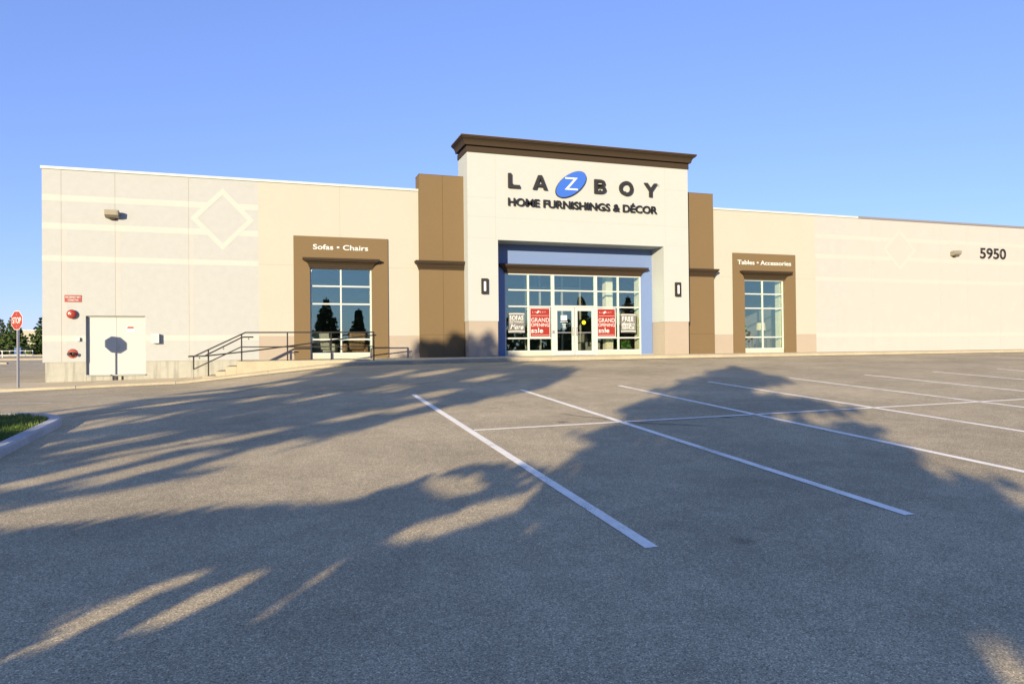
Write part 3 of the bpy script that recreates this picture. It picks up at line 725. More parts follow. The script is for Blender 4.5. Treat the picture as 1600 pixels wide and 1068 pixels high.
def poster_red(x0, x1, z0, z1, label):
    p = empty('window_poster', (x0, PYY, z0), label, "poster", "posters on the entrance glass")
    W_, Hh_ = x1-x0, z1-z0
    b = MB(); b.box(0, W_, -.004, 0, 0, Hh_); b.build('frame', M['white_letter'], p)
    b = MB(); b.box(.03, W_-.03, -.0065, -.003, .035, Hh_-.03); b.build('sheet', M['red'], p)
    for zz in (.735, .075):
        b = MB(); b.box(.08, W_-.07, -.0085, -.006, Hh_*zz, Hh_*(zz+.008)); b.build('rule', M['white_letter'], p)
    y = PYY-.0065
    for s, a, c, d, e, bd in (('GRAND', .07, .95, .52, .66, .0), ('OPENING', .06, .95, .365, .48, .0), ('sale', .07, .66, .145, .32, .02)):
        letters('wording', s, x0+a*W_, x0+c*W_, z0+d*Hh_, z0+e*Hh_, y, .002, M['white_letter'], p, bold=bd)
    for ch, a in (('L', .13), ('A', .24), ('B', .50), ('O', .61), ('Y', .72)):
        letters('wording', ch, x0+a*W_, x0+(a+.055)*W_, z0+.835*Hh_, z0+.88*Hh_, y, .002, M['white_letter'], p, bold=.02)
    b = MB(); q = []
    for k in range(20):
        t = 2*math.pi*k/20; ex, ez = .085*math.cos(t), .042*math.sin(t); q.append((.40*W_+ex*.8-ez*.6, .86*Hh_+ex*.6+ez*.8))
    b.prism(q, -.0085, -.006, 'y'); b.build('emblem', M['white_letter'], p)
poster_red(11.30, 12.32, .86, 2.24, "red GRAND OPENING sale poster left of the entrance doors")
poster_red(14.74+.02, 15.74, .86, 2.24, "red GRAND OPENING sale poster right of the entrance doors")
dn = empty('door_decal', (12.83, .304, 1.2), "white square and lines of hours lettering on the left glass door", "door decal")
b = MB(); b.box(.03, .35, -.003, 0, .45, .70); b.build('square', M['white_letter'], dn)
for z, a, c in ((.37, .0, .40), (.27, .10, .31), (.22, .12, .29), (.16, .14, .28), (.12, .13, .29), (.06, .16, .26)):
    b = MB(); n = 7
    for k in range(n): b.box(a+(c-a)*k/n, a+(c-a)*(k+.72)/n, -.003, 0, z, z+.032)
    b.build('lettering', M['white_letter'], dn)
b = MB(); b.lathe((14.05, .304, 1.56), (0, -1, 0), [(.10, 0), (.10, .003)], 24); o = b.build('warning_disc', M['yellow'])
tag(o, "round yellow disc stuck on the right glass door", "sticker")

# ------------------------------------------------------------------ landing, steps and railing
b = MB()
b.box(-1.33, 3.55, -2.58, 0, -.9, -.022, 0)
for x0, x1, z in ((-1.72, -1.33, -.215), (-2.06, -1.72, -.39), (-2.40, -2.06, -.56)): b.box(x0, x1, -2.58, 0, -.95, z, 0)
b.box(-2.50, -2.02, -2.66, -2.585, -.9, -.55, 0)
tag(b.build('concrete_landing', M['kerbc'], bevel=.012), "raised concrete landing with three steps beside the left display window", "landing steps")
RY = -2.5
rl = empty('stair_railing', (0, RY, 0), "black steel stair and ramp railing on the concrete landing by the left window", "railing")
def post(x, z0, z1): 
    b = MB(); b.box(x-.025, x+.025, -.025, .025, z0, z1); b.build('post', M['black'], rl)
for x, z0, z1 in ((-2.81, -.30, .16), (-2.31, -.56, .42), (-1.165, -.03, .98), (.465, -.03, 1.03), (2.08, -.03, 1.03), (3.715, -.06, 1.03)): post(x, z0, z1)
b = MB(); b.bar((-2.83, 0, .165), (-1.03, 0, 1.05), .05, .05); b.bar((-1.04, 0, 1.05), (3.735, 0, 1.05), .05, .05); b.build('top_rail', M['black'], rl)
b = MB(); b.bar((-2.81, 0, -.29), (-1.18, 0, .515), .042, .042); b.bar((-1.18, 0, .51), (3.715, 0, .49), .042, .042); b.build('mid_rail', M['black'], rl)
b = MB(); b.tube([(-2.95, .10, .19), (-2.45, .10, .19), (-1.17, .10, .865), (-1.08, .10, .88), (-.75, .10, .88)], .026, 10); b.build('stair_handrail', M['black'], rl, smooth=True)
b = MB(); b.tube([(-2.98, -.10, .18), (-2.42, -.10, .19), (-.68, -.10, .375), (3.55, -.10, .92), (3.80, -.10, .935)], .026, 10); b.build('ramp_handrail', M['black'], rl, smooth=True)
for x, z, y in ((-2.62, .19, .10), (-1.80, .53, .10), (-.92, .88, .10), (-2.31, .2, -.10), (.465, .53, -.10), (2.08, .735, -.10), (3.715, .93, -.10)):
    b = MB(); b.tube([(x, y, z-.02), (x, y, z-.07), (x, y*.3, z-.09)], .012, 6); b.lathe((x, y, z-.09), (0, 0, 1), [(.03, 0), (.03, .02)], 10)
    b.build('bracket', M['black'], rl)
b = MB(); b.tube([(-2.81, 0, -.30), (-2.81, 0, -.70)], .006, 6); b.build('rod', M['black'], rl)

# ------------------------------------------------------------------ stop sign
st = empty('stop_sign', (-8.13, -3.06, pave(-8.13, -3.06)), "red octagonal STOP sign on a pale metal post at the pavement corner", "stop sign")
ST_ROT = R(-44)
st.rotation_euler = (0, 0, ST_ROT)
zs = 1.455 - st.location.z
b = MB(); oc = [(.318*math.cos(R(22.5+45*k))/math.cos(R(22.5))*.985, zs+.318*math.sin(R(22.5+45*k))/math.cos(R(22.5))*.985) for k in range(8)]
b.prism(oc, -.040, -.036, 'y', 0)
b.prism([(x*.95, zs+(z-zs)*.95) for x, z in oc], -.0425, -.039, 'y', 1)
fa = b.build('sign_plate', [M['white_letter'], M['stopred']], st)
o = letters('wording', 'STOP', -.235, .235, zs-.105, zs+.105, -.0425, .002, M['white_letter'], None, bold=.015); o.parent = fa
b = MB(); b.box(-.028, .028, -.032, .032, -.02, zs+.28); b.build('post', M['steel'], st)
for dz in (-.2, .2):
    b = MB(); b.lathe((0, -.034, zs+dz), (0, -1, 0), [(.02, 0), (.02, .014)], 10); b.build('bolt', M['steel'], st)

# ------------------------------------------------------------------ grass island
def rrect(x0, x1, y0, y1, r, n=8):
    pts = []
    for cx, cy, a0 in ((x1-r, y1-r, 0), (x0+r, y1-r, 90), (x0+r, y0+r, 180), (x1-r, y0+r, 270)):
        for k in range(n+1):
            a = R(a0+90*k/n); pts.append((cx+r*math.cos(a), cy+r*math.sin(a)))
    # subdivide the long sides so the kerb follows the ground
    outp = []
    for p, q in zip(pts, pts[1:]+pts[:1]):
        L = math.hypot(q[0]-p[0], q[1]-p[1]); n2 = max(1, int(L/.8))
        for i in range(n2): outp.append((p[0]+(q[0]-p[0])*i/n2, p[1]+(q[1]-p[1])*i/n2))
    return outp
IX0, IX1, IY0, IY1 = -8.2, -3.5, -23.5, -15.25
oq = rrect(IX0, IX1, IY0, IY1, 1.5); iq = rrect(IX0+.2, IX1-.2, IY0+.2, IY1-.2, 1.3)
iq = [min(((p[0]+(IX0+IX1)/2*0, p[1]) for p in iq), key=lambda p: (p[0]-q[0])**2+(p[1]-q[1])**2) for q in oq]
b = MB(); n = len(oq); vs = []
KH = .13
for (x, y), (xi, yi) in zip(oq, iq):
    z = G(x, y)
    dx_, dy_ = (xi-x), (yi-y)
    vs += [(x, y, z-.1), (x+dx_*.10, y+dy_*.10, z+KH*.78), (x+dx_*.25, y+dy_*.25, z+KH), (xi, yi, z+KH), (xi, yi, z)]
fs = []
for i in range(n):
    j = (i+1) % n
    for k in range(4): fs.append((i*5+k, j*5+k, j*5+k+1, i*5+k+1))
b.add(vs, fs); tag(b.build('island_kerb', M['islandc'], smooth=False), kind='structure')
b = MB(); vs = [(x, y, G(x, y)+KH-.03) for x, y in iq]; c0 = ((IX0+IX1)/2, (IY0+IY1)/2); vs.append((c0[0], c0[1], G(*c0)+KH+.02))
b.add(vs, [(i, (i+1) % n, n) for i in range(n)]); tag(b.build('island_soil', M['soil']), kind='structure')
rg = random.Random(3); V = []; Fc = []
for k in range(26000):
    x = rg.uniform(IX0+.22, IX1-.22); y = rg.uniform(-20.5, IY1-.22)
    rr = 1.3
    cx = min(max(x, IX0+.2+rr), IX1-.2-rr); cy = min(y, IY1-.2-rr)
    if math.hypot(x-cx, y-cy) > rr-.02: continue
    z = G(x, y)+KH-.03; h = rg.uniform(.03, .08)*(1.5 if rg.random() < .06 else 1); a = rg.uniform(0, 6.28); l = rg.uniform(0, .05); wd = rg.uniform(.004, .008)
    dx_, dy_ = math.cos(a), math.sin(a); i = len(V)
    V += [(x-dy_*wd, y+dx_*wd, z), (x+dy_*wd, y-dx_*wd, z), (x+dx_*l, y+dy_*l, z+h)]; Fc.append((i, i+1, i+2))
b = MB(); b.add(V, Fc); tag(b.build('lawn_grass', M['grass']), "bright green grass growing inside the kerbed island", "grass", kind='stuff')

# ------------------------------------------------------------------ trees
T_EL = math.tan(R(SUN_EL)); ES = (math.sin(R(SUN_AZ)), math.cos(R(SUN_AZ))); EU = (ES[1], -ES[0])
def raw_mesh(name, V, Fq, mt, smooth=False):
    me = bpy.data.meshes.new(name); V = np.asarray(V, dtype=np.float32); Fq = np.asarray(Fq, dtype=np.int32)
    me.vertices.add(len(V)); me.vertices.foreach_set("co", V.ravel()); k = Fq.shape[1]
    me.loops.add(Fq.size); me.loops.foreach_set("vertex_index", Fq.ravel())
    me.polygons.add(len(Fq)); me.polygons.foreach_set("loop_start", np.arange(0, Fq.size, k, dtype=np.int32))
    me.polygons.foreach_set("loop_total", np.full(len(Fq), k, dtype=np.int32))
    me.update(calc_edges=True); me.validate(); me.materials.append(mt); return me
def inside(poly, u, w):
    c = False; j = len(poly)-1
    for i in range(len(poly)):
        (xi, yi), (xj, yj) = poly[i], poly[j]
        if (yi > w) != (yj > w) and u < (xj-xi)*(w-yi)/(yj-yi)+xi: c = not c
        j = i
    return c
def leaf_quad(V, Fq, rg, c, s, along=None):
    a = Vector((rg.gauss(0, 1), rg.gauss(0, 1), rg.gauss(0, 1))).normalized() if along is None else along
    t = a.orthogonal().normalized(); t.rotate(Matrix.Rotation(rg.uniform(0, 6.28), 3, a)); i = len(V)
    c = Vector(c); p = a*s; q = t*s*.45
    V += [c-p*.5, c+q, c+p*.5, c-q]; Fq.append((i, i+1, i+2, i+3))
def spruce_mesh(h, r, seed, levels, per, sprays, leaf):
    """whorls of drooping branches, each carrying flat needle sprays; base at z=0"""
    rg = random.Random(seed); V = []; Fq = []
    for l in range(levels):
        t = (l+rg.random()*.6)/levels; z0 = h*(.06+.94*t); rl = r*(1-t)**.85*rg.uniform(.8, 1.12)+.06*r*(1-t)+.05
        nb = max(3, int(per*(1-t*.6))); a0 = rg.uniform(0, 6.28)
        for k in range(nb):
            a = a0+2*math.pi*k/nb+rg.uniform(-.3, .3); L = rl*rg.uniform(.7, 1.15); dr = rg.uniform(.10, .35)
            d = Vector((math.cos(a), math.sin(a), 0)); sd_ = Vector((-d.y, d.x, 0))
            ns = max(2, int(sprays*L/r)+1)
            for s_ in range(ns):
                q = (s_+.5)/ns; c = d*L*q + Vector((0, 0, z0 - dr*L*q + .25*L*q*q))
                for side in (-1, 0, 1):
                    al = (d*.8+sd_*side*.9*(1-.3*q)+Vector((0, 0, rg.uniform(-.45, .1)))).normalized()
                    leaf_quad(V, Fq, rg, c+al*leaf*.4+Vector((rg.uniform(-.05, .05)*leaf, rg.uniform(-.05, .05)*leaf, rg.uniform(-.25, .1)*leaf)), leaf*rg.uniform(.8, 1.3)*(1-.35*t), al)
    for k in range(14): leaf_quad(V, Fq, rg, (0, 0, h*(.96+.004*k)), leaf*.5, Vector((rg.uniform(-.4, .4), rg.uniform(-.4, .4), 1)).normalized())
    return V, Fq
def trunk(name, h, r0, parent, mt=None, limbs=None):
    b = MB(); b.tube([(0, 0, -.3), (0, 0, h*.3), (.01*h, 0, h*.65), (0, 0, h*.97)], [r0*1.25, r0*.85, r0*.5, r0*.08], 9)
    for pts, rad in limbs or []: b.tube(pts, rad, 6)
    return b.build(name, mt or M['bark'], parent, smooth=True)
def spruce(x, y, h, r, seed, label, group=None, dense=True, z=None):
    root = empty('spruce_tree', (x, y, G(x, y) if z is None else z), label, "tree", group)
    if dense: V, Fq = spruce_mesh(h, r, seed, 46, 15, 9, .42)
    else: V, Fq = spruce_mesh(h, r, seed, 24, 9, 5, .58)
    o = bpy.data.objects.new('crown', raw_mesh('crown', V, Fq, M['needle'] if dense else M['needle_lit'])); col.objects.link(o); o.parent = root
    trunk('trunk', h, .02*h, root)
    return root
# the row far off beyond the road at the left
gp = "spruces beyond the road at the left"
spruce(-46.3, 118, 6.4, 2.6, 11, "tall spruce at the left edge of the photo, behind the stop sign", gp, False)
spruce(-43.9, 116, 6.9, 2.5, 12, "spruce with the highest tip left of the stop sign", gp, False)
spruce(-42.2, 113, 5.2, 2.2, 13, "spruce standing directly behind the stop sign", gp, False)
spruce(-36.6, 106, 6.5, 2.9, 14, "full spruce between the stop sign and the store corner", gp, False)

# trees behind the photographer: their shadows lie on the lot, some mirror in the glass
def at_su(s, u): return (ES[0]*s+EU[0]*u, ES[1]*s+EU[1]*u)
SPR = [(16.3, -6.29), (16.6, -5.22), (16.45, -4.73), (16, -4.46), (15.93, -4.14), (16.15, -4.19), (16.1, -4.01), (15.5, -3.8), (16.35, -3.42), (15.6, -2.98), (16.6, -2.62), (16, -2.21), (16.95, -1.85), (16.4, -1.52), (17.4, -1.11), (17.1, -0.71), (17.75, -0.4), (18, 0.09), (18.41, -0.45), (18.86, -0.79), (19.43, -1.12), (20, -1.47), (18.5, -2.04), (18.4, -2.28), (19.41, -2.43), (19.8, -2.64), (20.3, -2.81), (20.2, -3.03), (18.6, -3.25), (19.6, -3.38), (20.5, -3.33), (20.3, -3.42), (19.9, -3.79), (20.3, -3.92), (20.1, -4.29), (21, -4.28), (20.45, -4.67), (21.15, -4.78), (21.75, -5.43), (22.55, -6.75), (23.05, -8.17), (15.2, -8.18)]
SPR_H = [[(19.3, -5.42), (19.7, -5.38), (19.5, -5.68), (19.2, -5.66)]]
NEAR_SHADOW = [(10.6, -5.47), (11.79, -5.35), (12.21, -5.28), (12.72, -5.15), (13.51, -5.06), (14.08, -5.02), (14.32, -4.93), (14.53, -4.71), (14.67, -4.56), (15.04, -4.47), (15.52, -4.47), (15.81, -4.51), (16.1, -4.49), (17, -5), (17.4, -7.96), (10.4, -7.97)]  # outline of the near shadow, given to the added leaf screen
NEAR_SHADOW_H = [[(14.66, -4.78), (14.64, -4.63), (15.07, -4.58), (15.43, -4.68), (15.48, -4.8), (15.24, -4.91), (15, -4.9)], [(15.1, -5.27), (15.19, -5.11), (15.36, -4.98), (15.6, -4.87), (15.89, -4.74), (16.0, -4.68), (16.03, -5.0), (15.76, -5.1), (15.6, -5.23), (15.33, -5.28)], [(14.14, -5.83), (14, -5.74), (14.01, -5.64), (14.03, -5.52), (14.2, -5.42), (14.35, -5.43), (14.29, -5.58), (14.26, -5.7), (14.25, -5.83)], [(14.46, -5.73), (14.45, -5.63), (14.47, -5.52), (14.56, -5.41), (14.69, -5.38), (14.8, -5.41), (14.77, -5.51), (14.73, -5.63), (14.63, -5.73)], [(15.11, -5.68), (15.12, -5.59), (15.1, -5.49), (15.03, -5.36), (15.13, -5.26), (15.16, -5.33), (15.22, -5.45), (15.22, -5.54), (15.24, -5.61), (15.19, -5.67)], [(16.16, -5.15), (16.28, -4.97), (16.36, -5.09)], [(16.57, -5.24), (16.62, -5.12), (16.73, -5.13), (16.74, -5.25)]]
TREE = [(10.6, -5.34), (11.07, -5.2), (11.31, -5.08), (11.6, -4.96), (11.91, -4.8), (11.87, -4.65), (12.01, -4.47), (12.1, -4.2), (12.12, -3.94), (12.2, -3.62), (12.36, -3.29), (12.75, -3.02), (12.69, -2.65), (13.34, -2.42), (13.42, -2.03), (13.31, -1.34), (12.68, -0.26), (10.8, -0.08), (9.6, 0.35), (8.6, 1.39), (8.1, 1.45), (7.95, 2.32), (7.7, 2.1), (7.3, 1.66), (6.6, 1.9), (6.2, 1.97), (5.9, 1.44), (5, 1.46), (4.6, 1), (3.9, 0.45), (3.9, -0.93), (4.44, -1.35), (4.6, -2.12), (4.33, -2.67), (5.19, -3.29), (4.94, -3.62), (4.4, -4.15), (4.6, -5.13), (6, -6.12), (8.5, -6.44)]
TREE_H = [[(6.66, -4.26), (7.61, -4.26), (7.76, -3.71), (7.05, -3.72)], [(7.29, -3.97), (7.92, -3.97), (7.97, -3.47), (7.49, -3.47)], [(8.66, -4.61), (9.25, -4.61), (9.47, -4.11), (9.01, -4.11)], [(9.63, -4.69), (10.36, -4.69), (10.6, -4.09), (10.05, -4.09)], [(9.97, -5.11), (10.5, -5.11), (10.57, -4.6), (10.16, -4.6)], [(10.67, -4.99), (11.19, -4.99), (11.27, -4.41), (10.86, -4.41)], [(8.41, -4.14), (8.97, -4.14), (9.4, -3.31), (8.96, -3.31)], [(10.24, -4.4), (10.77, -4.4), (11.01, -3.9), (10.6, -3.9)], [(11.51, -4.72), (12.01, -4.72), (11.9, -4.11), (11.51, -4.11)], [(4.28, -3.03), (5.3, -3.03), (5.78, -2.52), (5.02, -2.52)], [(5.92, -3.5), (6.48, -3.5), (6.67, -2.99), (6.23, -2.99)], [(4.89, -3.93), (5.47, -3.93), (5.52, -3.42), (5.07, -3.42)], [(7.24, -3.19), (7.88, -3.19), (8.09, -2.7), (7.6, -2.7)], [(5.09, -2.37), (5.97, -2.37), (5.97, -1.88), (5.31, -1.88)], [(8.5, -3.15), (9, -3.15), (8.98, -2.65), (8.59, -2.65)], [(9.07, -2.63), (10.12, -2.63), (9.99, -2.09), (9.21, -2.09)], [(10.87, -2.84), (11.56, -2.84), (11.56, -2.34), (11.04, -2.34)], [(11.31, -3.47), (11.89, -3.47), (11.91, -2.96), (11.46, -2.96)], [(10.7, -1.84), (11.28, -1.84), (11.22, -1.22), (10.77, -1.22)], [(7.34, -1.69), (8.03, -1.69), (8.15, -1.19), (7.62, -1.2)], [(8.22, -1.56), (9.02, -1.55), (9.09, -0.65), (8.49, -0.65)], [(7.16, -1.36), (7.91, -1.36), (7.83, -0.84), (7.27, -0.85)], [(10.56, -1.85), (11.16, -1.85), (11.15, -1.17), (10.69, -1.17)], [(8.09, -4.74), (8.57, -4.74), (8.56, -4.24), (8.18, -4.24)], [(10.88, -3.79), (11.36, -3.79), (11.43, -3.28), (11.06, -3.28)]]
def ragged(poly, amp, step, seed):
    rg = random.Random(seed); out_ = []
    for (a, c), (d, e) in zip(poly, poly[1:]+poly[:1]):
        L = math.hypot(d-a, e-c); n = max(1, int(L/step))
        for i in range(n):
            t = i/n; k = rg.uniform(-amp, amp*.8) if i else rg.uniform(-amp*.3, amp*.3)
            out_.append((a+(d-a)*t - (e-c)/max(L, 1e-6)*k, c+(e-c)*t + (d-a)/max(L, 1e-6)*k))
    return out_
SPR = ragged(SPR, .17, .16, 2); TREE = ragged(TREE, .16, .22, 3)
def silhouette_ok(poly, holes, p, x, y):
    X, Y, Z = p[0]+x, p[1]+y, p[2]
    u = X*EU[0]+Y*EU[1]; w = Z+T_EL*(X*ES[0]+Y*ES[1])
    if poly and not inside(poly, u, w): return False
    return not any(inside(h, u, w) for h in holes)
# big spruce
sx_, sy_ = at_su(-37, 18.05); zg = G(sx_, sy_); tip = .05+T_EL*37
V, Fq = spruce_mesh(tip-zg, 7.6, 31, 74, 28, 22, .29)
keep = [k for k in range(len(Fq)) if silhouette_ok(SPR, SPR_H, (sum((V[i] for i in Fq[k]), Vector())/4 + Vector((0, 0, zg))), sx_, sy_)]
Fq = [Fq[k] for k in keep]
root = empty('spruce_tree', (sx_, sy_, zg), "big wide spruce behind the photographer whose pointed shadow lies across the parking lines", "tree")
o = bpy.data.objects.new('crown', raw_mesh('crown', V, Fq, M['needle'])); col.objects.link(o); o.parent = root
trunk('trunk', tip-zg, .19, root)
# leafy tree: clumps of leaves through a wide crown
def clump_tree(name, s0, u0, poly, holes, depth, nclump, per, cr, leaf, seed, label, cat, skip=.0, stretch=1.0, limbs=True):
    rg = random.Random(seed); x0, y0 = at_su(s0, u0); zg = G(x0, y0); V = []; Fq = []; cl = []
    us = [p[0] for p in poly]; ws = [p[1] for p in poly]
    zmin = zg+.25
    tries = 0
    while len(cl) < nclump and tries < nclump*40:
        tries += 1
        u = rg.uniform(min(us), max(us)); w = rg.uniform(min(ws), max(ws))
        if not inside(poly, u, w): continue
        s = s0+rg.gauss(0, depth*.5); z = w-T_EL*s
        if z < zmin: continue
        cl.append((s, u, z))
    for s, u, z in cl:
        for k in range(per):
            q = Vector((rg.gauss(0, 1), rg.gauss(0, 1), rg.gauss(0, .7)))*cr*.6
            X, Y = at_su(s, u); c = Vector((X-x0, Y-y0, z-zg))+q
            if silhouette_ok(poly, holes, c+Vector((0, 0, zg)), x0, y0) and c.z > .1: leaf_quad(V, Fq, rg, c, leaf*rg.uniform(.7, 1.3))
    root = empty(name, (x0, y0, zg), label, cat)
    o = bpy.data.objects.new('crown', raw_mesh('crown', V, Fq, M['leaf'])); col.objects.link(o); o.parent = root
    L = []
    if limbs:
        hh = max(c[2] for c in cl)-zg
        for s, u, z in cl[:26]:
            X, Y = at_su(s, u); e = Vector((X-x0, Y-y0, z-zg)); st_ = Vector((0, 0, min(hh*.45, e.z*.55)))
            L.append(([st_, st_.lerp(e, .5)+Vector((0, 0, -.1)), e], [.07, .045, .015]))
        trunk('trunk', hh*.75, .17, root, limbs=L)
    else:
        for k in range(9):
            s, u, z = cl[k]; X, Y = at_su(s, u); L.append(([Vector(((X-x0)*.25, (Y-y0)*.25, -.1)), Vector((X-x0, Y-y0, z-zg))], [.04, .012]))
        b = MB()
        for p_, r_ in L: b.tube(p_, r_, 6)
        b.build('stems', M['bark'], root, smooth=True)
    return root
clump_tree('shade_tree', -38, 8.6, TREE, TREE_H, 3.0, 760, 42, .40, .20, 41, "broad leafy tree behind the photographer shading the left of the lot", "tree")
clump_tree('shadow_screen', -29.5, 13.9, NEAR_SHADOW, NEAR_SHADOW_H, .9, 420, 60, .32, .17, 42, "added screen of leaves behind the photographer, shaped to shade the near asphalt", "shadow screen", limbs=False)  # unseen leaf screen added to cast the near shadow and its light gaps
# the trees mirrored in the glass
gm = "spruces across the road mirrored in the store glass"
spruce(5.6, -52, 8.6, 2.6, 51, "spruce mirrored in the left half of the display window behind the railing", gm)
spruce(9.4, -54, 7.6, 1.9, 52, "narrow spruce mirrored in the right half of the display window behind the railing", gm)
spruce(36.5, -50, 8.8, 2.6, 53, "spruce mirrored in the entrance glass right of the doors", gm)
spruce(43.0, -50, 8.9, 2.8, 54, "spruce mirrored in the rightmost bay of the entrance glass", gm)

# belt of trees across the road behind the photographer, mirrored dark in the lower panes
rg = random.Random(77); V = []; Fq = []
for k in range(230):
    x = -14 + 86*k/230 + rg.uniform(-.4, .4); y = -66+rg.uniform(-3, 3); hh = (4.0 if x < 20 else 6.6)*rg.uniform(.65, 1.12)
    for j in range(60):
        t = rg.random(); rr = 1.5*math.sin(math.pi*(.12+.85*t)); a = rg.uniform(0, 6.28); q = math.sqrt(rg.random())*rr
        leaf_quad(V, Fq, rg, (x+q*math.cos(a), y+q*math.sin(a), G(x, y)+.2+hh*t), rg.uniform(.5, .9))
o = bpy.data.objects.new('tree_belt', raw_mesh('tree_belt', V, Fq, M['needle'])); col.objects.link(o)
tag(o, "dark belt of trees across the road, mirrored in the lower panes", "trees", kind='stuff')
# ------------------------------------------------------------------ far left background
b = MB(); b.box(-50, -38, 140, 160, -.2, 5.0, 0); b.box(-50.1, -37.9, 139.9, 160, 5.0, 5.2, 1); b.box(-39.4, -38.6, 142, 143, 5.2, 6.0, 1)
fb = empty('far_building', (0, 0, 0), "pale flat roofed building far off behind the spruces", "building")
child_at(b.build('wall', [M['farwall'], M['coping']]), fb)
b = MB(); b.box(-60, -43, 124, 125, -.2, 1.3); b.box(-37.5, -20, 120, 121, -.2, 1.0)
# low hedge under the far spruces
rg = random.Random(8); V = []; Fq = []
for k in range(2600):
    x = rg.uniform(-52, -30); leaf_quad(V, Fq, rg, (x, 110+rg.uniform(-1, 1), G(x, 110)+rg.uniform(0, 1.3)*(.6+.4*math.sin(x*1.7))), .45)
o = bpy.data.objects.new('shrub_row', raw_mesh('shrub_row', V, Fq, M['needle'])); col.objects.link(o); tag(o, "dark row of shrubs below the far spruces", "shrubs", kind='stuff')
# far kerbs and lines
for x0, x1, y, mt, nm in ((-34, -20, 72, 'kerbc', 'far_kerb'), (-60, -26.8, 57, 'kerbc', 'far_kerb'), (-60, -20, 98, 'kerbc', 'far_kerb')):
    b = MB(); z = G(x0, y); b.box(x0, x1, y, y+.6, z-.1, z+.16); tag(b.build(nm, M[mt]), kind='structure')
b = MB(); z = G(-22, 47); b.add([(-30, 47, z+.006), (-15, 47, z+.006), (-15, 47.5, z+.006), (-30, 47.5, z+.006)], [(0, 1, 2, 3)]); tag(b.build('far_lane_line', mat('yellow road paint', (.62, .47, .16), .8, .2)), kind='structure')
# cart return of white tube rails
cr = empty('cart_corral', (-34.5, 84, G(-34.5, 84)-.1), "white tube rail cart return beyond the road behind the stop sign", "cart return")
for k in range(9):
    b = MB(); x = -2.9+k*.62; y = (k % 3)*.9; b.tube([(x, y, -.1), (x, y, 1.12)], .045, 6); b.build('post', M['galv'], cr)
for y in (0, .9, 1.8):
    for z in (.5, 1.05):
        b = MB(); b.tube([(-2.9, y, z), (2.1, y, z)], .03, 6); b.build('rail', M['galv'], cr)
# blue collection bin far away
cx, cy = -38.3, 100; cz = G(cx, cy)
bn = empty('collection_bin', (cx, cy, cz), "small dark blue collection bin far off below the spruces", "bin")
b = MB(); b.prism([(-.5, 0), (.5, 0), (.5, 1.05), (.32, 1.3), (-.5, 1.3)], -.45, .45, 'x'); b.build('body', M['bluecar'], bn, bevel=.03)
b = MB(); b.box(-.3, .3, -.53, -.49, .75, .95); b.build('hatch', M['dark'], bn)

# ------------------------------------------------------------------ showroom furniture seen through the glass
def armchair(x, y, rz, mt, label):
    r = empty('armchair', (x, y, -.02), label, "armchair"); r.rotation_euler = (0, 0, rz)
    b = MB(); b.box(-.38, .38, -.42, .36, .08, .44); b.build('seat', mt, r, bevel=.05)
    b = MB(); b.prism([(.28, .40), (.48, .40), (.62, 1.08), (.50, 1.12), (.38, 1.08)], -.36, .36, 'x'); b.build('backrest', mt, r, bevel=.04)
    for s in (-1, 1):
        b = MB(); b.box(s*.48-.10, s*.48+.10, -.44, .44, .06, .66); b.build('armrest', mt, r, bevel=.05)
    b = MB(); [b.box(a-.03, a+.03, c-.03, c+.03, 0, .08) for a in (-.45, .45) for c in (-.36, .4)]; b.build('leg', M['wood'], r)
    return r
armchair(2.02, 1.05, R(165), M['leather'], "pale grey leather armchair in the left display window, its back to the glass")
armchair(3.25, 1.15, R(200), M['brownfab'], "tan fabric armchair in the left display window beside the grey one")
armchair(15.2, 2.4, R(20), M['leather'], "pale armchair behind the glass right of the entrance doors")
def lamp(x, y, z, s, label):
    r = empty('table_lamp', (x, y, z), label, "lamp")
    b = MB(); b.lathe((0, 0, 0), (0, 0, 1), [(.09*s, 0), (.09*s, .02), (.03*s, .05), (.07*s, .14*s), (.02, .3*s), (.015, .42*s)], 14); b.build('base', M['pot'], r, smooth=True)
    b = MB(); b.lathe((0, 0, .38*s), (0, 0, 1), [(.22*s, 0), (.19*s, .34*s)], 20); b.build('lamp_shade', M['shade'], r)
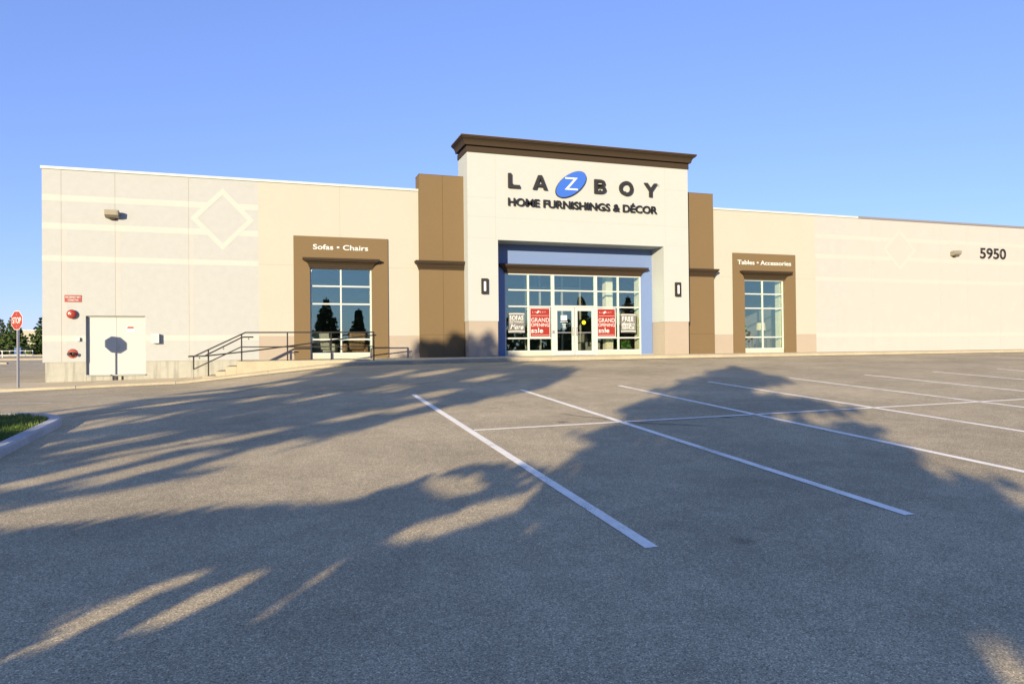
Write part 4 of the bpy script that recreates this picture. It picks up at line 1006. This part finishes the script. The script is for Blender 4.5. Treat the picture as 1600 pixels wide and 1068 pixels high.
def table(x, y, label):
    r = empty('side_table', (x, y, -.02), label, "table")
    b = MB(); b.box(-.5, .5, -.22, .22, .74, .78); b.build('tabletop', M['wood'], r, bevel=.008)
    for a in (-.45, .45):
        for c in (-.18, .18):
            b = MB(); b.box(a-.025, a+.025, c-.025, c+.025, 0, .74); b.build('leg', M['wood'], r)
table(24.75, 1.0, "dark wood console table in the window right of the tower"); lamp(24.72, 1.0, .76, 1.15, "table lamp with square cream shade in the window right of the tower")
table(16.35, 1.5, "dark wood table behind the FREE design poster"); lamp(16.45, 1.5, .76, 1.9, "tall cream shaded lamp behind the FREE design poster")
def plant(name, x, y, z, n, h, mt, stalks, label, sp=.5):
    r = empty(name, (x, y, z), label, "plant"); rg = random.Random(int(x*10))
    b = MB(); b.lathe((0, 0, 0), (0, 0, 1), [(.12, 0), (.19, .12), (.2, .25), (.15, .34), (.14, .34)], 16); b.build('pot', M['pot'], r, smooth=True)
    V = []; Fq = []
    for k in range(n):
        a = rg.uniform(0, 6.28); q = rg.random()*sp; leaf_quad(V, Fq, rg, (math.cos(a)*q, math.sin(a)*q, .34+rg.random()*h), .22)
    o = bpy.data.objects.new('foliage', raw_mesh('foliage', V, Fq, mt)); col.objects.link(o); o.parent = r
    if stalks:
        b = MB()
        for k in range(stalks): a = rg.uniform(-.22, .22); b.tube([(a*.3, 0, .3), (a, rg.uniform(-.1, .1), .9), (a*1.25, 0, 1.75)], [.02, .018, .008], 6)
        b.build('stalk', M['stalk'], r)
table(23.45, 1.1, "dark table under the potted plant in the window right of the tower")
plant('potted_plant', 23.35, 1.1, .76, 150, .28, M['housep'], 5, "potted plant with tall dry stalks in the window right of the tower", .42)
plant('potted_plant', 16.45, .75, -.02, 120, .35, M['housep'], 0, "low green plant at the foot of the rightmost entrance pane", .28)
# downlights burning on the showroom ceiling
gl = "downlights on the showroom ceiling"
for x, y in ((10.6, 5), (11.1, 5), (11.6, 5), (12.1, 5), (15.9, 4), (23.8, 5), (24.6, 5), (25.0, 5), (2.7, 4), (1.7, 6)):
    b = MB(); b.lathe((x, y, 4.30), (0, 0, 1), [(.07, 0), (.07, .08)], 12)
    tag(b.build('ceiling_downlight', M['bulb']), "small lit round downlight on the dark showroom ceiling", "ceiling light", gl)
